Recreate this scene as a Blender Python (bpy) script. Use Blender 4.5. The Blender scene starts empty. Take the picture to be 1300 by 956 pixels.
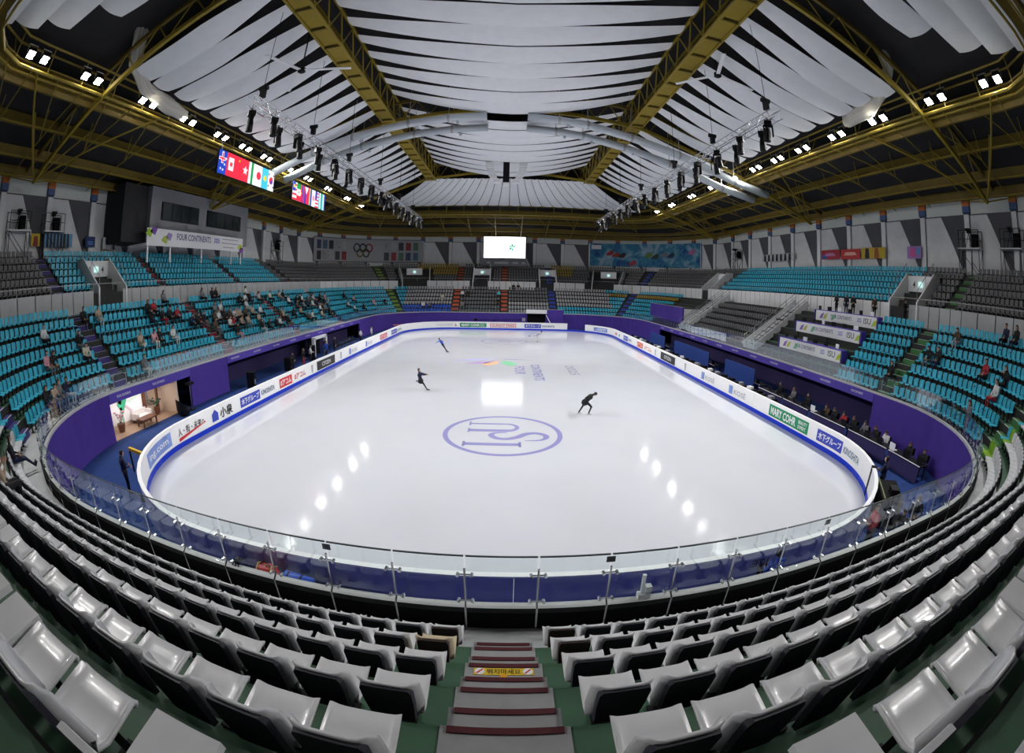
import bpy, bmesh, math, random, time
_T0 = time.time()
import numpy as np
from mathutils import Vector, Matrix
random.seed(7)
sc = bpy.context.scene
COL = sc.collection
PI = math.pi
# ------------------------------------------------------------------ camera
F_PX, CXP, CYP = 562.0, 650.0, 433.5            # fisheye focal length and optical centre in the 1300x956 frame
PIT, YAW, ROL = (math.radians(a) for a in (7.5, .92, 1.14))
CAM = Vector((-.26, -7.62, 7.07))
_f = Vector((math.cos(PIT)*math.sin(YAW), math.cos(PIT)*math.cos(YAW), -math.sin(PIT)))
_r = Vector((math.cos(YAW), -math.sin(YAW), 0)); _u = _r.cross(_f)
_ra = _r*math.cos(ROL)+_u*math.sin(ROL); _ua = _u*math.cos(ROL)-_r*math.sin(ROL)
cam = bpy.data.cameras.new('camera'); cam_o = bpy.data.objects.new('camera', cam); COL.objects.link(cam_o)
cam.type = 'PANO'
_t = cam if hasattr(cam, 'panorama_type') else cam.cycles
_t.panorama_type = 'FISHEYE_EQUISOLID'; _t.fisheye_lens = F_PX/1300*36; _t.fisheye_fov = 1.3*PI
cam.sensor_width = 36; cam.sensor_height = 36*956/1300; cam.sensor_fit = 'HORIZONTAL'; cam.shift_y = -.0461
cam.clip_end = 500
cam_o.matrix_world = Matrix(((_ra.x, _ua.x, -_f.x, CAM.x), (_ra.y, _ua.y, -_f.y, CAM.y), (_ra.z, _ua.z, -_f.z, CAM.z), (0, 0, 0, 1)))
sc.camera = cam_o
# ------------------------------------------------------------------ world, exposure
w = bpy.data.worlds.new('world'); sc.world = w; w.use_nodes = True
w.node_tree.nodes['Background'].inputs[0].default_value = (.02, .022, .03, 1)
w.node_tree.nodes['Background'].inputs[1].default_value = .1
vs = sc.view_settings
vs.view_transform = 'Standard'; vs.look = 'None'; vs.gamma = 1; vs.use_curve_mapping = False; vs.exposure = 0.0
sc.cycles.use_denoising = True
sc.cycles.max_bounces = 6; sc.cycles.diffuse_bounces = 4; sc.cycles.glossy_bounces = 3; sc.cycles.transparent_max_bounces = 12
FLOOD_W = 395.0          # watts of one pair of floodlights
# ------------------------------------------------------------------ pixel <-> place
def ray(u, v):
    a, b = u-CXP, -(v-CYP); r = math.hypot(a, b)+1e-9; t = 2*math.asin(min(.999, r/(2*F_PX))); k = math.sin(t)/r
    return _ra*(a*k)+_ua*(b*k)+_f*math.cos(t)
def U(u, v, x=None, y=None, z=None):
    d = ray(u, v)
    k = (z-CAM.z)/d.z if z is not None else ((x-CAM.x)/d.x if x is not None else (y-CAM.y)/d.y)
    return CAM+d*k
def PX(p):
    d = Vector(p)-CAM; n = d.length; a, b, f = d.dot(_ra), d.dot(_ua), d.dot(_f)
    t = math.acos(max(-1, min(1, f/n))); h = math.hypot(a, b)+1e-9; r = 2*F_PX*math.sin(t/2)
    return CXP+r*a/h, CYP-r*b/h
# ------------------------------------------------------------------ materials
MATS = {}
def mat(name, col, rough=.6, metal=0., emit=0., noise=0., scale=6., bump=0., spec=.5, coat=0.):
    if name in MATS: return MATS[name]
    m = bpy.data.materials.new(name); m.use_nodes = True; nt = m.node_tree; b = nt.nodes['Principled BSDF']
    c = (*col, 1)
    b.inputs['Base Color'].default_value = c; b.inputs['Roughness'].default_value = rough; b.inputs['Metallic'].default_value = metal
    b.inputs['Specular IOR Level'].default_value = spec; b.inputs['Coat Weight'].default_value = coat
    if emit:
        b.inputs['Emission Color'].default_value = c; b.inputs['Emission Strength'].default_value = emit
    if noise or bump:
        tc = nt.nodes.new('ShaderNodeTexCoord'); n = nt.nodes.new('ShaderNodeTexNoise'); n.inputs['Scale'].default_value = scale
        n.inputs['Detail'].default_value = 4
        nt.links.new(tc.outputs['Object'], n.inputs['Vector'])
        if noise:
            mx = nt.nodes.new('ShaderNodeMix'); mx.data_type = 'RGBA'
            mx.inputs[6].default_value = tuple(max(0, q*(1-noise)) for q in col)+(1,)
            mx.inputs[7].default_value = tuple(min(1, q*(1+noise)) for q in col)+(1,)
            nt.links.new(n.outputs['Fac'], mx.inputs[0]); nt.links.new(mx.outputs[2], b.inputs['Base Color'])
        if bump:
            bp = nt.nodes.new('ShaderNodeBump'); bp.inputs['Strength'].default_value = bump; bp.inputs['Distance'].default_value = .02
            nt.links.new(n.outputs['Fac'], bp.inputs['Height']); nt.links.new(bp.outputs[0], b.inputs['Normal'])
    MATS[name] = m
    return m
def glass_mat(name, tint=(.93, .965, .96), gl=.0, rough=.02):
    m = bpy.data.materials.new(name); m.use_nodes = True; nt = m.node_tree; nt.nodes.clear()
    o = nt.nodes.new('ShaderNodeOutputMaterial'); t = nt.nodes.new('ShaderNodeBsdfTransparent'); t.inputs[0].default_value = (*tint, 1)
    g = nt.nodes.new('ShaderNodeBsdfGlossy'); g.inputs['Roughness'].default_value = rough; g.inputs['Color'].default_value = (.9, .95, 1, 1)
    fr = nt.nodes.new('ShaderNodeFresnel'); fr.inputs[0].default_value = 1.45
    ad = nt.nodes.new('ShaderNodeMath'); ad.operation = 'MULTIPLY_ADD'; ad.inputs[1].default_value = .22; ad.inputs[2].default_value = gl
    mx = nt.nodes.new('ShaderNodeMixShader')
    nt.links.new(fr.outputs[0], ad.inputs[0]); nt.links.new(ad.outputs[0], mx.inputs[0]); nt.links.new(t.outputs[0], mx.inputs[1]); nt.links.new(g.outputs[0], mx.inputs[2]); nt.links.new(mx.outputs[0], o.inputs[0])
    MATS[name] = m; return m
def net_mat(name, col, op):
    m = bpy.data.materials.new(name); m.use_nodes = True; nt = m.node_tree; nt.nodes.clear()
    o = nt.nodes.new('ShaderNodeOutputMaterial'); t = nt.nodes.new('ShaderNodeBsdfTransparent'); d = nt.nodes.new('ShaderNodeBsdfDiffuse')
    d.inputs[0].default_value = (*col, 1); mx = nt.nodes.new('ShaderNodeMixShader'); mx.inputs[0].default_value = op
    nt.links.new(t.outputs[0], mx.inputs[1]); nt.links.new(d.outputs[0], mx.inputs[2]); nt.links.new(mx.outputs[0], o.inputs[0])
    MATS[name] = m; return m
# ------------------------------------------------------------------ mesh builder
class MB:
    def __init__(s): s.v = []; s.f = []; s.m = []
    def add(s, vs, fs, mi=0):
        n = len(s.v); s.v += [tuple(p) for p in vs]; s.f += [tuple(i+n for i in f) for f in fs]; s.m += [mi]*len(fs); return s
    def box(s, c, d, rz=0., mi=0):
        cx, cy, cz = c; hx, hy, hz = d[0]/2, d[1]/2, d[2]/2; co, si = math.cos(rz), math.sin(rz)
        vs = [(cx+a*hx*co-b*hy*si, cy+a*hx*si+b*hy*co, cz+e*hz) for e in (-1, 1) for a, b in ((-1, -1), (1, -1), (1, 1), (-1, 1))]
        return s.add(vs, [(3, 2, 1, 0), (4, 5, 6, 7), (0, 1, 5, 4), (1, 2, 6, 5), (2, 3, 7, 6), (3, 0, 4, 7)], mi)
    def beam(s, p, q, w, h, mi=0, up=(0, 0, 1)):
        p, q = Vector(p), Vector(q); d = (q-p).normalized(); up = Vector(up)
        if abs(d.dot(up)) > .99: up = Vector((0, 1, 0))
        a = d.cross(up).normalized()*(w/2); b = a.cross(d).normalized()*(h/2)
        vs = [e+i*a+j*b for e in (p, q) for i, j in ((-1, -1), (1, -1), (1, 1), (-1, 1))]
        return s.add(vs, [(3, 2, 1, 0), (4, 5, 6, 7), (0, 1, 5, 4), (1, 2, 6, 5), (2, 3, 7, 6), (3, 0, 4, 7)], mi)
    def tube(s, pts, r, n=6, mi=0, cap=True):
        pts = [Vector(p) for p in pts]; rs = r if isinstance(r, (list, tuple)) else [r]*len(pts); rings = []
        for i, p in enumerate(pts):
            d = (pts[min(i+1, len(pts)-1)]-pts[max(i-1, 0)]).normalized(); up = Vector((0, 0, 1)) if abs(d.z) < .95 else Vector((0, 1, 0))
            a = d.cross(up).normalized(); b = a.cross(d)
            rings.append([p+(a*math.cos(k*2*PI/n)+b*math.sin(k*2*PI/n))*rs[i] for k in range(n)])
        vs = [q for g in rings for q in g]; fs = []
        for i in range(len(pts)-1):
            for k in range(n): fs.append((i*n+k, i*n+(k+1) % n, (i+1)*n+(k+1) % n, (i+1)*n+k))
        if cap: fs += [tuple(range(n-1, -1, -1)), tuple((len(pts)-1)*n+k for k in range(n))]
        return s.add(vs, fs, mi)
    def lathe(s, prof, c=(0, 0, 0), n=12, mi=0):
        vs = [(c[0]+r*math.cos(2*PI*k/n), c[1]+r*math.sin(2*PI*k/n), c[2]+z) for r, z in prof for k in range(n)]; fs = []
        for i in range(len(prof)-1):
            for k in range(n): fs.append((i*n+k, i*n+(k+1) % n, (i+1)*n+(k+1) % n, (i+1)*n+k))
        fs += [tuple(range(n-1, -1, -1)), tuple((len(prof)-1)*n+k for k in range(n))]
        return s.add(vs, fs, mi)
    def ball(s, c, r, n=8, mi=0, sc3=(1, 1, 1)):
        pr = [(max(.001, math.sin(PI*i/(n//2+1))), -math.cos(PI*i/(n//2+1))) for i in range(n//2+2)]
        o = len(s.v); s.lathe(pr, (0, 0, 0), n, mi)
        for i in range(o, len(s.v)):
            p = s.v[i]; s.v[i] = (c[0]+p[0]*r*sc3[0], c[1]+p[1]*r*sc3[1], c[2]+p[2]*r*sc3[2])
        return s
    def grid(s, fn, nu, nv, mi=0, two=0.):
        vs = [fn(i/nu, j/nv) for i in range(nu+1) for j in range(nv+1)]
        fs = [(i*(nv+1)+j, (i+1)*(nv+1)+j, (i+1)*(nv+1)+j+1, i*(nv+1)+j+1) for i in range(nu) for j in range(nv)]
        return s.add(vs, fs, mi)
    def prism(s, poly, org, X, Y, th, mi=0):
        org, X, Y = Vector(org), Vector(X), Vector(Y); N = X.cross(Y).normalized()*th; n = len(poly)
        A = [org+X*p[0]+Y*p[1] for p in poly]; vs = A+[p+N for p in A]
        fs = [tuple(range(n-1, -1, -1)), tuple(range(n, 2*n))]+[(i, (i+1) % n, (i+1) % n+n, i+n) for i in range(n)]
        return s.add(vs, fs, mi)
    def mesh(s, name, mats):
        me = bpy.data.meshes.new(name); me.from_pydata(s.v, [], s.f)
        for m in (mats if isinstance(mats, (list, tuple)) else [mats]): me.materials.append(m)
        me.polygons.foreach_set('material_index', s.m); me.update(); return me
    def build(s, name, mats, parent=None, smooth=False):
        return obj(name, s.mesh(name, mats), parent, smooth)
def obj(name, me, parent=None, smooth=False):
    o = bpy.data.objects.new(name, me); COL.objects.link(o)
    if parent is not None: o.parent = parent
    if smooth: me.polygons.foreach_set('use_smooth', [True]*len(me.polygons))
    return o
def empty(name, loc=(0, 0, 0), rz=0.):
    o = bpy.data.objects.new(name, None); COL.objects.link(o); o.location = loc; o.rotation_euler = (0, 0, rz); o.empty_display_size = .2; return o
def tag(o, label, cat, group=None, kind=None):
    o['label'] = label; o['category'] = cat
    if group: o['group'] = group
    if kind: o['kind'] = kind
    return o
def struct(o, label, cat): return tag(o, label, cat, kind='structure')
def dup(o, parent=None):
    c = o.copy(); COL.objects.link(c); c.parent = parent
    for ch in KIDS.get(o.name, []): dup(ch, c)
    return c
KIDS = {}
def kids(root, *ch): KIDS[root.name] = list(ch); return root
def ordw(n): return {1: 'first', 2: 'second', 3: 'third', 4: 'fourth', 5: 'fifth', 6: 'sixth', 7: 'seventh', 8: 'eighth', 9: 'ninth', 10: 'tenth'}.get(n, '%d%s' % (n, 'th' if n % 100 in (11, 12, 13) else {1: 'st', 2: 'nd', 3: 'rd'}.get(n % 10, 'th')))
_txt = {}
def text2d(s, bold=0.):
    """letter outlines as a flat mesh in the unit of one line height: verts 2d, faces, bounds"""
    if (s, bold) in _txt: return _txt[(s, bold)]
    cu = bpy.data.curves.new('lettering', 'FONT'); cu.body = s; cu.size = 1; cu.resolution_u = 2; cu.offset = bold
    o = bpy.data.objects.new('lettering', cu); COL.objects.link(o)
    dg = bpy.context.evaluated_depsgraph_get(); me = bpy.data.meshes.new_from_object(o.evaluated_get(dg))
    vs = [(v.co.x, v.co.y) for v in me.vertices]; fs = [tuple(p.vertices) for p in me.polygons]
    bpy.data.objects.remove(o); bpy.data.curves.remove(cu); bpy.data.meshes.remove(me)
    xs = [v[0] for v in vs] or [0, 1]; ys = [v[1] for v in vs] or [0, 1]
    x0, x1, y0, y1 = min(xs), max(xs), min(ys), max(ys)
    vs = [((x-(x0+x1)/2)/max(1e-6, x1-x0), (y-(y0+y1)/2)/max(1e-6, y1-y0)) for x, y in vs]   # normalised to -.5..+.5
    _txt[(s, bold)] = (vs, fs); return _txt[(s, bold)]
def text_on(name, s, org, X, Y, wd, ht, m, parent=None, bold=.01):
    vs, fs = text2d(s, bold); org, X, Y = Vector(org), Vector(X).normalized(), Vector(Y).normalized()
    return MB().add([org+X*(a*wd)+Y*(b*ht) for a, b in vs], fs).build(name, m, parent)
# ------------------------------------------------------------------ rounded rectangle paths
class RR:
    """closed path, t in metres from the middle of the near side, counter-clockwise seen from above; o = outward offset"""
    def __init__(s, x0, x1, y0, y1, r):
        s.b = (x0, x1, y0, y1, r); xm = (x0+x1)/2; a = r*PI/2; q = []
        q.append(('l', (xm, y0), (1, 0), x1-r-xm, (0, -1))); q.append(('a', (x1-r, y0+r), -PI/2, a))
        q.append(('l', (x1, y0+r), (0, 1), y1-y0-2*r, (1, 0))); q.append(('a', (x1-r, y1-r), 0, a))
        q.append(('l', (x1-r, y1), (-1, 0), x1-x0-2*r, (0, 1))); q.append(('a', (x0+r, y1-r), PI/2, a))
        q.append(('l', (x0, y1-r), (0, -1), y1-y0-2*r, (-1, 0))); q.append(('a', (x0+r, y0+r), PI, a))
        q.append(('l', (x0+r, y0), (1, 0), xm-x0-r, (0, -1)))
        s.q = q; s.L = sum(g[3] for g in q); s.tt = np.arange(0, s.L, .05); s.pp = np.array([s.pt(t)[:2] for t in s.tt])
    def pt(s, t, o=0.):
        t %= s.L; r = s.b[4]
        for g in s.q:
            if t <= g[3]+1e-9:
                if g[0] == 'l': return g[1][0]+g[2][0]*t+g[4][0]*o, g[1][1]+g[2][1]*t+g[4][1]*o, g[4][0], g[4][1]
                a = g[2]+t/r; return g[1][0]+math.cos(a)*(r+o), g[1][1]+math.sin(a)*(r+o), math.cos(a), math.sin(a)
            t -= g[3]
        return s.pt(0, o)
    def tof(s, x, y):
        d = (s.pp[:, 0]-x)**2+(s.pp[:, 1]-y)**2; i = int(d.argmin()); t = float(s.tt[i]); p = s.pt(t)
        return t, (x-p[0])*p[2]+(y-p[1])*p[3]
    def line(s, t0, t1, o=0., step=.8, z=0.):
        if t1 < t0: t1 += s.L
        n = max(1, int(math.ceil((t1-t0)/step))); return [(*s.pt(t0+(t1-t0)*i/n, o)[:2], z) for i in range(n+1)]
    def sweep(s, mb, prof, t0=0, t1=None, step=.9, mis=None, closed_prof=False):
        full = t1 is None; t1 = s.L if full else (t1 if t1 > t0 else t1+s.L)
        n = max(1, int(math.ceil((t1-t0)/step))); k = len(prof); vs = []
        for i in range(n+(0 if full else 1)):
            t = t0+(t1-t0)*i/n
            for o, z in prof: x, y, _, _ = s.pt(t, o); vs.append((x, y, z))
        b = len(mb.v); mb.v += vs; N = n if full else n+1
        for i in range(n):
            for j in range(k if closed_prof else k-1):
                a0, a1 = i*k+j, i*k+(j+1) % k; c0, c1 = ((i+1) % N)*k+j, ((i+1) % N)*k+(j+1) % k
                mb.f.append((b+a0, b+c0, b+c1, b+a1)); mb.m.append(mis[j] if mis else 0)
        if closed_prof and not full:
            mb.f.append(tuple(b+j for j in range(k))); mb.m.append(0); mb.f.append(tuple(b+n*k+j for j in range(k-1, -1, -1))); mb.m.append(0)
        return mb
RINK = RR(-15, 15, 0, 60, 7.5)
B1 = RR(-19.3, 19.8, -2.55, 62.6, 9.6)       # rink-side face of the stands
B2 = RR(-21.4, 20.8, -3.55, 63.5, 10.5)      # backrest line of the front row
def tB2(x, y): return B2.tof(x, y)[0]
def low(i): return .8*i, 2.15+.6*i            # row i of the lower stand: offset of the backrests, floor height
def upp(j): return 7.75+.8*j, 7.3+.53*j       # row j of the upper stand
WALL_O = 13.2
def ray_wall(u, v, o=WALL_O, rr=B2):
    d = ray(u, v); k = 3.
    while k < 140:
        p = CAM+d*k; t, oo = rr.tof(p.x, p.y)
        if oo > o: break
        k += .1
    return t, p.z, p
# ------------------------------------------------------------------ body shapes in their poses
def V(*a): return Vector(a)
def stand_pose():
    J = dict(pel=V(0, 0, .95), che=V(0, 0, 1.28), nek=V(0, 0, 1.47), hea=V(0, .03, 1.61))
    for s, k in ((-1, 'l'), (1, 'r')): J.update({'sh'+k: V(s*.18, 0, 1.41), 'el'+k: V(s*.24, -.03, 1.13), 'wr'+k: V(s*.24, .07, .89), 'hip'+k: V(s*.09, 0, .92), 'kn'+k: V(s*.1, .02, .5), 'an'+k: V(s*.1, -.02, .09), 'to'+k: V(s*.12, .14, .045)})
    return J
def sit_pose():
    J = dict(pel=V(0, .2, .52), che=V(0, .12, .84), nek=V(0, .13, 1.03), hea=V(0, .18, 1.17))
    for s, k in ((-1, 'l'), (1, 'r')): J.update({'sh'+k: V(s*.18, .12, .97), 'el'+k: V(s*.24, .2, .68), 'wr'+k: V(s*.12, .42, .63), 'hip'+k: V(s*.09, .22, .5), 'kn'+k: V(s*.11, .62, .51), 'an'+k: V(s*.11, .6, .1), 'to'+k: V(s*.12, .76, .045)})
    return J
PM = {}
_b = bmesh.new(); bmesh.ops.create_icosphere(_b, subdivisions=2, radius=1); ICO_V = np.array([tuple(v.co) for v in _b.verts]); ICO_F = np.array([[v.index for v in f.verts] for f in _b.faces]); _b.free()
def person_mesh(key, J, hair_long=False, skirt=False, face=None):
    if key in PM: return PM[key]
    B = []   # a, b, ra, rb, material slot: 0 skin 1 top 2 trousers 3 hair 4 shoes
    def bone(a, b, ra, rb, m): B.append((Vector(a), Vector(b), ra, rb, m))
    up = (J['nek']-J['pel']).normalized(); fc = face or (J['tol']+J['tor']-J['anl']-J['anr']); fc = (fc-up*fc.dot(up)).normalized(); hd = (J['hea']-J['nek']).normalized(); fh = (fc-hd*fc.dot(hd)).normalized()
    side = (J['shr']-J['shl']).normalized()
    bone(J['pel'], J['pel'].lerp(J['che'], .5), .135, .125, 1); bone(J['pel'].lerp(J['che'], .5), J['che'], .125, .15, 1); bone(J['che']-side*.07, J['che']+side*.07, .14, .14, 1)
    bone(J['hipl'], J['hipr'], .12, .12, 2); bone(J['che'], J['nek'], .12, .06, 1); bone(J['nek'], J['hea']-hd*.02, .055, .055, 0)
    bone(J['hea']-hd*.03+fh*.02, J['hea']+hd*.04, .078, .094, 0); bone(J['hea']-fh*.03+hd*.02, J['hea']-fh*.02+hd*.05, .09, .09, 3); bone(J['hea']+fh*.09-hd*.005, J['hea']+fh*.105-hd*.02, .016, .018, 0)
    for s in (-1, 1): bone(J['hea']+side*s*.093, J['hea']+side*s*.097-hd*.02, .02, .018, 0)
    if hair_long: bone(J['hea']-fh*.07, J['nek']-fh*.08-hd*.03, .07, .06, 3)
    fing = MB()
    for k in 'lr':
        bone(J['che']*.35+J['sh'+k]*.65+up*.02, J['sh'+k], .075, .07, 1); bone(J['sh'+k], J['el'+k], .068, .05, 1); bone(J['el'+k], J['wr'+k], .05, .036, 1)
        d = (J['wr'+k]-J['el'+k]).normalized(); w_ = J['wr'+k]; e = side.cross(d).normalized() if abs(side.dot(d)) < .9 else fc.cross(d).normalized(); g_ = d.cross(e).normalized()
        bone(w_, w_+d*.07, .03, .036, 0)
        for q, ln in enumerate((.07, .08, .075, .058)):
            r0 = w_+d*.075+e*(.03-.02*q); m1 = r0+d*ln*.55+g_*.008; fing.tube([r0-d*.02, m1, m1+d*ln*.45+g_*.02], [.0095, .009, .0065], 5)
        r0 = w_+d*.02+e*.03; fing.tube([r0, r0+e*.03+d*.025, r0+e*.035+d*.06], [.011, .01, .007], 5)
        bone(J['hip'+k], J['kn'+k], .092, .062, 2); bone(J['kn'+k], J['an'+k], .06, .042, 2); bone(J['an'+k]+V(0, 0, -.0), J['to'+k], .045, .038, 4)
    if skirt: bone(J['pel'], J['pel']-up*.1, .15, .2, 2)
    VV = []; FF = []
    for a, b, ra, rb, m in B:
        L_ = (b-a).length; n_ = max(2, int(L_/.05)+1)
        for i in range(n_+1):
            f_ = i/n_; k0 = len(VV)*len(ICO_V); VV.append(ICO_V*(ra+(rb-ra)*f_)+np.array(tuple(a.lerp(b, f_)))); FF.append(ICO_F+k0)
    me = bpy.data.meshes.new('raw'); me.from_pydata(np.concatenate(VV).tolist(), [], np.concatenate(FF).tolist()); o = bpy.data.objects.new('raw', me); COL.objects.link(o)
    md = o.modifiers.new('r', 'REMESH'); md.mode = 'VOXEL'; md.voxel_size = .022; md = o.modifiers.new('s', 'SMOOTH'); md.iterations = 5; md.factor = .5; md = o.modifiers.new('d', 'DECIMATE'); md.ratio = .28
    out = bpy.data.meshes.new_from_object(o.evaluated_get(bpy.context.evaluated_depsgraph_get())); bpy.data.objects.remove(o); bpy.data.meshes.remove(me)
    vs = [tuple(v.co) for v in out.vertices]; fs = [tuple(p.vertices) for p in out.polygons]; ms = []
    A = np.array([tuple(b[0]) for b in B]); D = np.array([tuple(b[1]-b[0]) for b in B]); RR_ = np.array([(b[2]+b[3])/2 for b in B]); LL = (D*D).sum(1)+1e-9; SL = [b[4] for b in B]
    for f_ in fs:
        c = np.mean([vs[i] for i in f_], 0); tt = np.clip(((c-A)*D).sum(1)/LL, 0, 1); dd = np.linalg.norm(c-A-D*tt[:, None], axis=1)-RR_; m = SL[int(dd.argmin())]
        hc = Vector(c)-J['hea']
        if m in (0, 3) and hc.length < .16: m = 3 if (hc.dot(fh) < .02 and hc.dot(hd) > -.07) or hc.dot(hd) > .075 else 0
        ms.append(m)
    mb = MB(); mb.v = vs; mb.f = fs; mb.m = ms
    mb.add(fing.v, fing.f, 0)
    for s in (-1, 1): mb.ball(J['hea']+fh*.088+side*s*.035+hd*.015, .011, 6, 3)
    bpy.data.meshes.remove(out)
    me = mb.mesh('body', [mat('skin', (.5, .3, .22), .6)]*5); me.polygons.foreach_set('use_smooth', [True]*len(me.polygons)); PM[key] = me
    return me
# poses
def mod(J, **kw):
    J = {k: v.copy() for k, v in J.items()}
    for k, v in kw.items(): J[k] = Vector(v)
    return J
ST = stand_pose(); SI = sit_pose()
POSES = {'sit_a': SI,
 'sit_b': mod(SI, che=(0, .2, .82), nek=(0, .26, 1.0), hea=(0, .33, 1.12), shl=(-.18, .24, .95), shr=(.18, .24, .95), ell=(-.24, .38, .68), elr=(.24, .38, .68), wrl=(-.08, .56, .62), wrr=(.08, .56, .62)),
 'sit_c': mod(SI, ell=(-.26, .16, .72), wrl=(-.1, .36, .95), elr=(.26, .18, .72), wrr=(.1, .38, .95), hea=(.02, .19, 1.16)),
 'sit_d': mod(SI, knl=(-.05, .64, .58), anl=(.18, .72, .42), tol=(.3, .8, .38), hea=(-.03, .17, 1.17), wrl=(-.15, .4, .66)),
 'sit_long': mod(SI, knl=(-.1, .66, .45), knr=(.1, .68, .47), anl=(-.1, 1.0, .16), anr=(.12, 1.04, .18), tol=(-.12, 1.08, .28), tor=(.14, 1.12, .3)),
 'stand_a': ST, 'stand_b': mod(ST, ell=(-.26, .05, 1.15), wrl=(-.1, .25, 1.15), elr=(.26, .05, 1.15), wrr=(.1, .25, 1.12)), 'stand_c': mod(ST, hea=(0, .07, 1.6), elr=(.27, .02, 1.14), wrr=(.12, .24, 1.25), anl=(-.14, .1, .09), tol=(-.15, .27, .045), knl=(-.12, .1, .5))}
GUARD = mod(ST, hea=(0, .06, 1.6), ell=(-.27, .04, 1.15), wrl=(-.12, .24, 1.1), elr=(.27, .05, 1.15), wrr=(.1, .26, 1.06))
fx = V(1, 0, 0)
J1 = dict(pel=V(0, 0, .80), che=V(.22, 0, 1.04), nek=V(.36, 0, 1.17), hea=V(.49, 0, 1.20), shl=V(.28, .17, 1.12), shr=V(.28, -.17, 1.12), ell=V(.05, .24, .95), elr=V(.1, -.25, .93), wrl=V(-.08, .1, .88), wrr=V(-.06, -.1, .86), hipl=V(0, .09, .78), hipr=V(0, -.09, .78), knl=V(-.17, .1, .46), knr=V(.3, -.1, .50), anl=V(-.36, .12, .12), anr=V(.16, -.1, .12), tol=V(-.2, .13, .06), tor=V(.32, -.1, .07))
J2 = dict(pel=V(0, 0, .72), che=V(-.05, 0, 1.03), nek=V(-.08, 0, 1.22), hea=V(-.08, 0, 1.36), shl=V(-.06, .17, 1.15), shr=V(-.06, -.17, 1.15), ell=V(.2, .2, 1.08), elr=V(.2, -.16, 1.08), wrl=V(.44, .1, 1.07), wrr=V(.42, -.1, 1.07), hipl=V(0, .09, .7), hipr=V(.02, -.09, .7), knl=V(-.12, .3, .5), knr=V(.26, -.08, .42), anl=V(-.32, .55, .5), anr=V(.44, -.06, .1), tol=V(-.42, .64, .46), tor=V(.6, -.06, .07))
J3 = dict(pel=V(0, 0, .86), che=V(-.16, 0, 1.12), nek=V(-.26, 0, 1.28), hea=V(-.33, 0, 1.4), shl=V(-.22, .18, 1.22), shr=V(-.22, -.18, 1.22), ell=V(-.45, .25, 1.12), elr=V(-.05, -.4, 1.2), wrl=V(-.68, .22, 1.0), wrr=V(.12, -.56, 1.25), hipl=V(0, .09, .84), hipr=V(0, -.09, .84), knl=V(.22, .1, .5), knr=V(.22, -.08, .48), anl=V(.34, .12, .12), anr=V(.52, -.06, .14), tol=V(.48, .12, .07), tor=V(.66, -.06, .09))
J4 = dict(pel=V(0, 0, .95), che=V(.28, 0, 1.12), nek=V(.46, 0, 1.2), hea=V(.58, 0, 1.28), shl=V(.38, .17, 1.15), shr=V(.38, -.17, 1.15), ell=V(.5, .42, 1.1), elr=V(.6, -.35, 1.15), wrl=V(.6, .62, 1.1), wrr=V(.82, -.5, 1.2), hipl=V(0, .09, .92), hipr=V(0, -.09, .92), knl=V(-.4, .1, .86), knr=V(.12, -.08, .5), anl=V(-.8, .1, .78), anr=V(.02, -.08, .12), tol=V(-.95, .1, .74), tor=V(.18, -.08, .07))
for _h in (0, 1):
    for _k in ('sit_a', 'sit_b', 'sit_c', 'sit_d', 'stand_a', 'stand_b', 'stand_c'): person_mesh(_k+str(_h), POSES[_k], hair_long=bool(_h))
person_mesh('sit_long0', POSES['sit_long']); person_mesh('guard', GUARD)
for _k, _J, _s in (('sk1', J1, True), ('sk2', J2, True), ('sk3', J3, False), ('sk4', J4, False)): person_mesh(_k, _J, skirt=_s, face=fx)
# ------------------------------------------------------------------ shared materials
M_ICE = None
def make_ice():
    m = bpy.data.materials.new('ice'); m.use_nodes = True; nt = m.node_tree; b = nt.nodes['Principled BSDF']
    tc = nt.nodes.new('ShaderNodeTexCoord'); n1 = nt.nodes.new('ShaderNodeTexNoise'); n1.inputs['Scale'].default_value = .35; n1.inputs['Detail'].default_value = 5
    mp = nt.nodes.new('ShaderNodeMapping'); mp.inputs['Scale'].default_value = (1.6, .35, 1); mp.inputs['Rotation'].default_value = (0, 0, .3)
    n2 = nt.nodes.new('ShaderNodeTexNoise'); n2.inputs['Scale'].default_value = 7; n2.inputs['Detail'].default_value = 8; n2.inputs['Distortion'].default_value = 1.5
    nt.links.new(tc.outputs['Object'], n1.inputs['Vector']); nt.links.new(tc.outputs['Object'], mp.inputs[0]); nt.links.new(mp.outputs[0], n2.inputs['Vector'])
    mx = nt.nodes.new('ShaderNodeMix'); mx.data_type = 'RGBA'; mx.inputs[6].default_value = (.54, .555, .61, 1); mx.inputs[7].default_value = (.61, .625, .675, 1)
    nt.links.new(n1.outputs['Fac'], mx.inputs[0]); nt.links.new(mx.outputs[2], b.inputs['Base Color'])
    rm = nt.nodes.new('ShaderNodeMapRange'); rm.inputs[1].default_value = .35; rm.inputs[2].default_value = .7; rm.inputs[3].default_value = .045; rm.inputs[4].default_value = .17
    nt.links.new(n2.outputs['Fac'], rm.inputs[0]); nt.links.new(rm.outputs[0], b.inputs['Roughness'])
    bp = nt.nodes.new('ShaderNodeBump'); bp.inputs['Strength'].default_value = .05; bp.inputs['Distance'].default_value = .01
    nt.links.new(n2.outputs['Fac'], bp.inputs['Height']); nt.links.new(bp.outputs[0], b.inputs['Normal'])
    b.inputs['IOR'].default_value = 1.5
    return m
M_ICE = make_ice()
M_CARPET = mat('blue_carpet', (.006, .04, .19), .9, noise=.35, scale=3)
M_PURPLE = mat('purple_cloth', (.068, .032, .30), .85, noise=.2, scale=1.2, bump=.3)
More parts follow.
